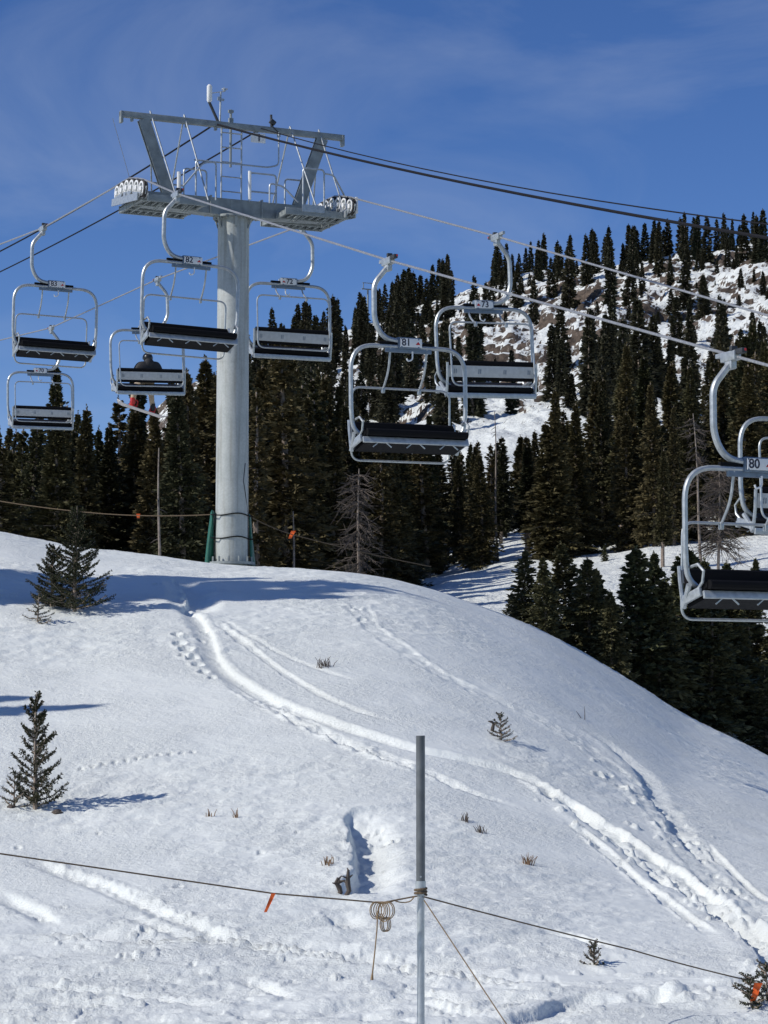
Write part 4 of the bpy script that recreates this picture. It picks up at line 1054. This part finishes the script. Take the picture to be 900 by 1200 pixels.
rail([[(-1.0, -.1, za + 1.02), (.80, -.1, za + 1.02), (1.06, -.1, za + 1.10), (1.06, -.1, zt - .06)]], .019)
b = MB()
for xx in (-.26, .23): b.tube([(xx, .0 + .12, za + .1), (xx, .12, zt + .06)], .021, 7)
for k in range(5): b.tube([(-.26, .12, za + .42 + k * .34), (.23, .12, za + .42 + k * .34)], .015, 6)
b.build('ladder', M['galv'], tower)
b = MB(); b.tube([(-.02, .16, za + 1.0), (-.02, .16, zt + .42)], .030, 8); b.box((-.02, .16, zt + .38), (.12, .06, .06)); b.box((-.02, .16, zt + .16), (.10, .08, .12)); b.build('post', M['galv_dull'], tower)
b = MB(); b.tube([(.30, -.23, za + .2), (.30, -.23, za + .86)], .038, 10); b.tube([(-1.43, -.3, za + .25), (-1.43, -.3, za + .66)], .045, 10); b.build('marker_tube', M['white'], tower)
b = MB(); b.tube([(.92, 0, zt + .05), (.90, -.02, zt + .36)], .03, 7); b.box((.93, -.04, zt + .18), (.14, .12, .10), (0, .6, 0), bev=.02); b.tube([(.90, -.05, zt + .1), (1.1, -.05, zt - .08)], .02, 6); b.build('cable_clamp', M['steel_dark'], tower)
# number sign
b = MB(); b.box((.55, -.105, zt - .24), (.36, .015, .22), bev=.004); sg = b.build('number_sign', M['white'], tower); link('sign_number', text_mesh('1', .24, M['digit']), sg, (.57, -.117, zt - .24), (math.pi / 2, 0, 0))
# antenna and wind gauge
b = MB(); b.tube([(-.36, -.02, zt - .02), (-.62, -.02, zt + .50)], .035, 8, mi=1); b.tube([(-.62, -.02, zt + .48), (-.61, -.02, zt + .53), (-.61, -.02, zt + .86), (-.61, -.02, zt + .90)], [.03, .062, .062, .03], 14, mi=0); b.build('antenna', [M['white'], M['steel_dark']], tower)
b = MB(); b.tube([(-.33, .05, zt), (-.31, .05, zt + .78)], .022, 7); b.tube([(-.56, .05, zt + .72), (-.22, .05, zt + .80)], .012, 6); b.box((-.22, .05, zt + .83), (.06, .06, .05), bev=.01); b.box((-.36, .05, zt + .62), (.05, .05, .08)); b.box((-.27, .05, zt + .60), (.08, .04, .05))
for a in (0, 2.1, 4.2): b.tube([(-.22, .05, zt + .86), (-.22 + .07 * math.cos(a), .05 + .07 * math.sin(a), zt + .86)], [.006, .022], 6)
b.build('wind_gauge', M['galv'], tower)
# conduit and straps on the column
b = MB(); b.tube([(.30, -.225, 0), (.29, -.228, 1.2), (.20, -.315, 1.6), (.14, -.345, 1.9), (.19, -.32, 2.3)], .010, 6); b.build('conduit', M['steel_dark'], tower)
b = MB()
for z0 in (.62, 1.14):
    b.tube([(.385 * math.cos(a) * (1.25 if abs(math.cos(a)) > .95 else 1), .385 * math.sin(a), z0 + .02 * math.sin(3 * a)) for a in np.linspace(0, 2 * math.pi, 40, endpoint=False)], .014, 5, True)
b.build('strap', M['black'], tower)
# green crash pads leaning on the column
for u, lab, wd in ((248, 'green vinyl crash pad tied to the left side of the tower base', .20), (293.5, 'green vinyl crash pad tied to the right side of the tower base', .11)):
    sgn = -1 if u < 272 else 1; p = P(u, 640, TY + (.1 if sgn < 0 else .3)); x, y = p.x, p.y; z0 = gz(x, y)
    b = MB(); prof = [(.0, .95), (.25, 1.0), (.6, .72), (.9, .55), (1.12, .42), (1.26, .40), (1.32, .2)]; vs = []; fs = []; n = 16
    for zz, w in prof:
        for k in range(n):
            a = 2 * math.pi * k / n; f = 1 + .12 * math.sin(3 * a + zz * 4); vs.append((wd * .55 * w * math.cos(a) * f + sgn * .06 * (1 - zz), .28 * math.sin(a) * f, zz - .12))
    for i in range(len(prof) - 1):
        for k in range(n): fs.append((i * n + k, i * n + (k + 1) % n, (i + 1) * n + (k + 1) % n, (i + 1) * n + k))
    fs.append(tuple((len(prof) - 1) * n + k for k in range(n))); b.add(vs, fs); o = b.build('crash_pad', M['green'], None, ang=80); o.location = (x, y, z0); tag(o, lab, 'crash pad')

# overhead cables above the chairs
def cable(name, mat, rad, pts, lab, sag=0.0):
    q = MB(); out = []
    for i in range(len(pts) - 1):
        for k in range(12):
            t = k / 12; p = Vector(pts[i]).lerp(Vector(pts[i + 1]), t); p.z -= sag * 4 * t * (1 - t) * (1 if i else 1); out.append(p)
    out.append(Vector(pts[-1])); q.tube(out, rad, 7); return tag(q.build(name, M[mat]), lab, 'cable')
def lineat(off, y): return near_x(y + LX * 0 - off * -LX * 0) + 0 * off
def cab_pt(L, u, v):
    """point of a cable that runs parallel to the line, L metres across from the tower axis, seen at column u"""
    ys = np.arange(10, 160, .01); t = (ys - (TY + L * .4161)) / LY; xs = TX + L * LY + LX * t; d = np.abs(450 + F * xs / (ys * 1.006) - u); i = int(np.argmin(d)); return Vector((xs[i], ys[i], float(ze(v, ys[i]))))
tw = lambda L, z: Vector((TX + L * LY, TY + L * .4161, TZ + z))
cable('overhead_cable', 'cable', .025, [cab_pt(-.55, 905, 279), tw(-.42, zt + .0)], 'thick black overhead cable running from the top beam to the right edge', .14)
cable('overhead_cable', 'cable', .022, [tw(-.50, zt - .02), cab_pt(-.55, -10, 298)], 'thin dark cable from the top beam down past the left sheaves', .1)
cable('overhead_cable', 'cable', .012, [cab_pt(.65, 905, 263), tw(.65, zt + .02)], 'thinner upper overhead cable right of the tower, above the thick one', .2)
cable('overhead_cable', 'cable', .020, [tw(.55, zt - .06), cab_pt(.62, -10, 322)], 'thin dark cable passing behind the crossarm to the lower left', .1)

# boundary ropes tied to the tower
def rope(pts, rad, mat, lab, sag=0.0, name='rope'):
    q = MB(); out = []
    for i in range(len(pts) - 1):
        for k in range(14): t = k / 14; p = Vector(pts[i]).lerp(Vector(pts[i + 1]), t); p.z -= sag * 4 * t * (1 - t); out.append(p)
    out.append(Vector(pts[-1])); q.tube(out, rad, 6); return tag(q.build(name, M[mat]), lab, 'rope')
ra = P(247, 603, TY); rope([P(-30, 582, 57), P(120, 602, 55), ra], .012, 'rope', 'tan boundary rope stretched from the left edge to the tower base', .04)
rb = P(296, 607, TY); rope([rb, P(345, 627, 55.5), P(505, 664, 60)], .012, 'rope', 'tan boundary rope descending from the tower base towards the clearing', .03)
def flag(p, w, h, tilt, lab, name='flag'):
    b = MB(); vs = []; fs = []; n = 6
    for i in range(n + 1):
        t = i / n
        for s_ in (-1, 1):
            for q in (-.004, .004): vs.append((s_ * w / 2 * (1 - .35 * t) + math.sin(tilt) * -h * t, q + .012 * math.sin(t * 7), -h * t))
    for i in range(n):
        a = i * 4; c = a + 4; fs += [(a, a + 2, c + 2, c), (a + 1, c + 1, c + 3, a + 3), (a, c, c + 1, a + 1), (a + 2, a + 3, c + 3, c + 2)]
    fs += [(0, 1, 3, 2), (n * 4, n * 4 + 2, n * 4 + 3, n * 4 + 1)]; b.add(vs, fs); o = b.build(name, M['orange']); o.location = p; tag(o, lab, 'flag'); return o
flag(P(162, 602, 55), .09, .10, 0, 'small orange tag on the rope left of the tower')
flag(P(344, 622, 55.4), .11, .18, .5, 'small orange tag on the rope right of the tower')

# ------------------------------------------------------------------ foreground rope line
py = 19.2; pp = P(493, 1050, py); gz0 = gz(pp.x, py)
pole = empty('fence_pole', (pp.x, py, gz0)); tag(pole, 'tall grey metal pole of the rope fence in the foreground snow', 'pole')
ztop = float(ze(862, py)) - gz0; zj = float(ze(1036, py)) - gz0
b = MB(); b.tube([(0, 0, -.5), (0, 0, zj + .05)], .030, 20); b.build('lower_tube', M['galv'], pole)
b = MB(); b.tube([(0, 0, zj), (0, 0, ztop - .004), (0, 0, ztop)], [.036, .036, .033], 20); b.build('upper_tube', M['sleeve'], pole)
b = MB(); b.tube([(0, 0, zj - .05), (0, 0, zj + .025)], .042, 18); b.tube([(.0, -.05, zj + .06), (0, .05, zj + .06)], .008, 6); b.build('collar', M['galv'], pole)
b = MB(); b.tube([(.045 * math.cos(a), .045 * math.sin(a), zj - .085 + .004 * a) for a in np.linspace(0, 14, 60)], .011, 6); b.build('rope_wrap', M['rope'], pole)
ry = py; A = P(489, 1050, ry - .04); Bq = P(497, 1051, ry - .04)
rope([P(-30, 996, 17.8), P(320, 1047, 18.8), P(447, 1058, 19.12), A], .0065, 'rope', 'dark brown fence rope running from the left edge to the pole', .0)
rope([Bq, P(740, 1113, 20.6), P(852, 1143, 21.2), P(890, 1150, 21.4)], .0065, 'rope', 'dark brown fence rope sloping from the pole to the sprigs at lower right', .006)
gp = P(592, 1198, 19.0); rope([P(497, 1055, ry - .045), gp, gp + (gp - P(497, 1055, ry - .045)) * .1], .0055, 'rope_tan', 'tan guy rope slanting from the pole down into the snow', .0)
rope([P(486, 1050, ry - .05), P(478, 1057, ry - .05), P(462, 1055, ry - .05), P(447, 1058, 19.10)], .0055, 'rope_tan', 'short slack loop of rope beside the pole, under the fence rope', .01)
# coil hanging on the fence rope
ck = P(447, 1058, 19.08); b = MB(); rr = np.random.default_rng(3)
for k in range(7):
    cx = -.045 + .016 * k; rx = .045 + .012 * rr.random(); rz = .06 + .03 * rr.random(); tl = rr.normal(0, .35)
    b.tube([(cx + rx * math.cos(a) * math.cos(tl), rx * math.cos(a) * math.sin(tl) - .02, -rz + rz * math.sin(a) + .01) for a in np.linspace(0, 2 * math.pi, 22, endpoint=False)], .0042, 5, True)
for k in range(3):
    b.tube([(.02 + .012 * k + .03 * math.cos(a), .01 * k, -.17 + .055 * math.sin(a)) for a in np.linspace(0, 2 * math.pi, 20, endpoint=False)], .0042, 5, True)
b.tube([(-.03, -.02, -.06), (-.035, -.02, -.2), (-.05, -.02, -.36), (-.07, -.02, -.54), (-.075, -.02, -.60)], [.006, .006, .006, .007, .014], 6)
o = b.build('rope_coil', M['rope_tan']); o.location = ck; tag(o, 'coil of tan rope hung on the fence rope left of the pole, tail dangling', 'rope coil')
flag(P(320.5, 1047, 18.78), .034, .145, .45, 'long orange flag hanging on the foreground rope left of the pole')
flag(P(889, 1152, 21.3), .07, .16, .35, 'bright orange tag in the sprigs at the lower right corner')

# a far lift tower on the skyline
yT = 452; p = P(431, 339, yT); zg = gz(p.x, yT); e = empty('distant_lift_tower', (p.x, yT, zg), TH); tag(e, 'tiny distant lift tower on the skyline left of chair 81', 'lift tower')
b = MB(); b.tube([(0, 0, -.5), (0, 0, p.z - zg)], .16, 10); b.build('column', M['galv_dull'], e)
b = MB(); b.box((0, 0, p.z - zg), (2.6, .2, .2)); b.box((0, 0, p.z - zg + 1.2), (2.2, .12, .12)); b.box((.9, 0, p.z - zg + .6), (.12, .12, 1.1)); b.box((-.9, 0, p.z - zg + .6), (.12, .12, 1.1)); b.build('crossarm', M['galv_dull'], e)
print('objects', len(bpy.data.objects))
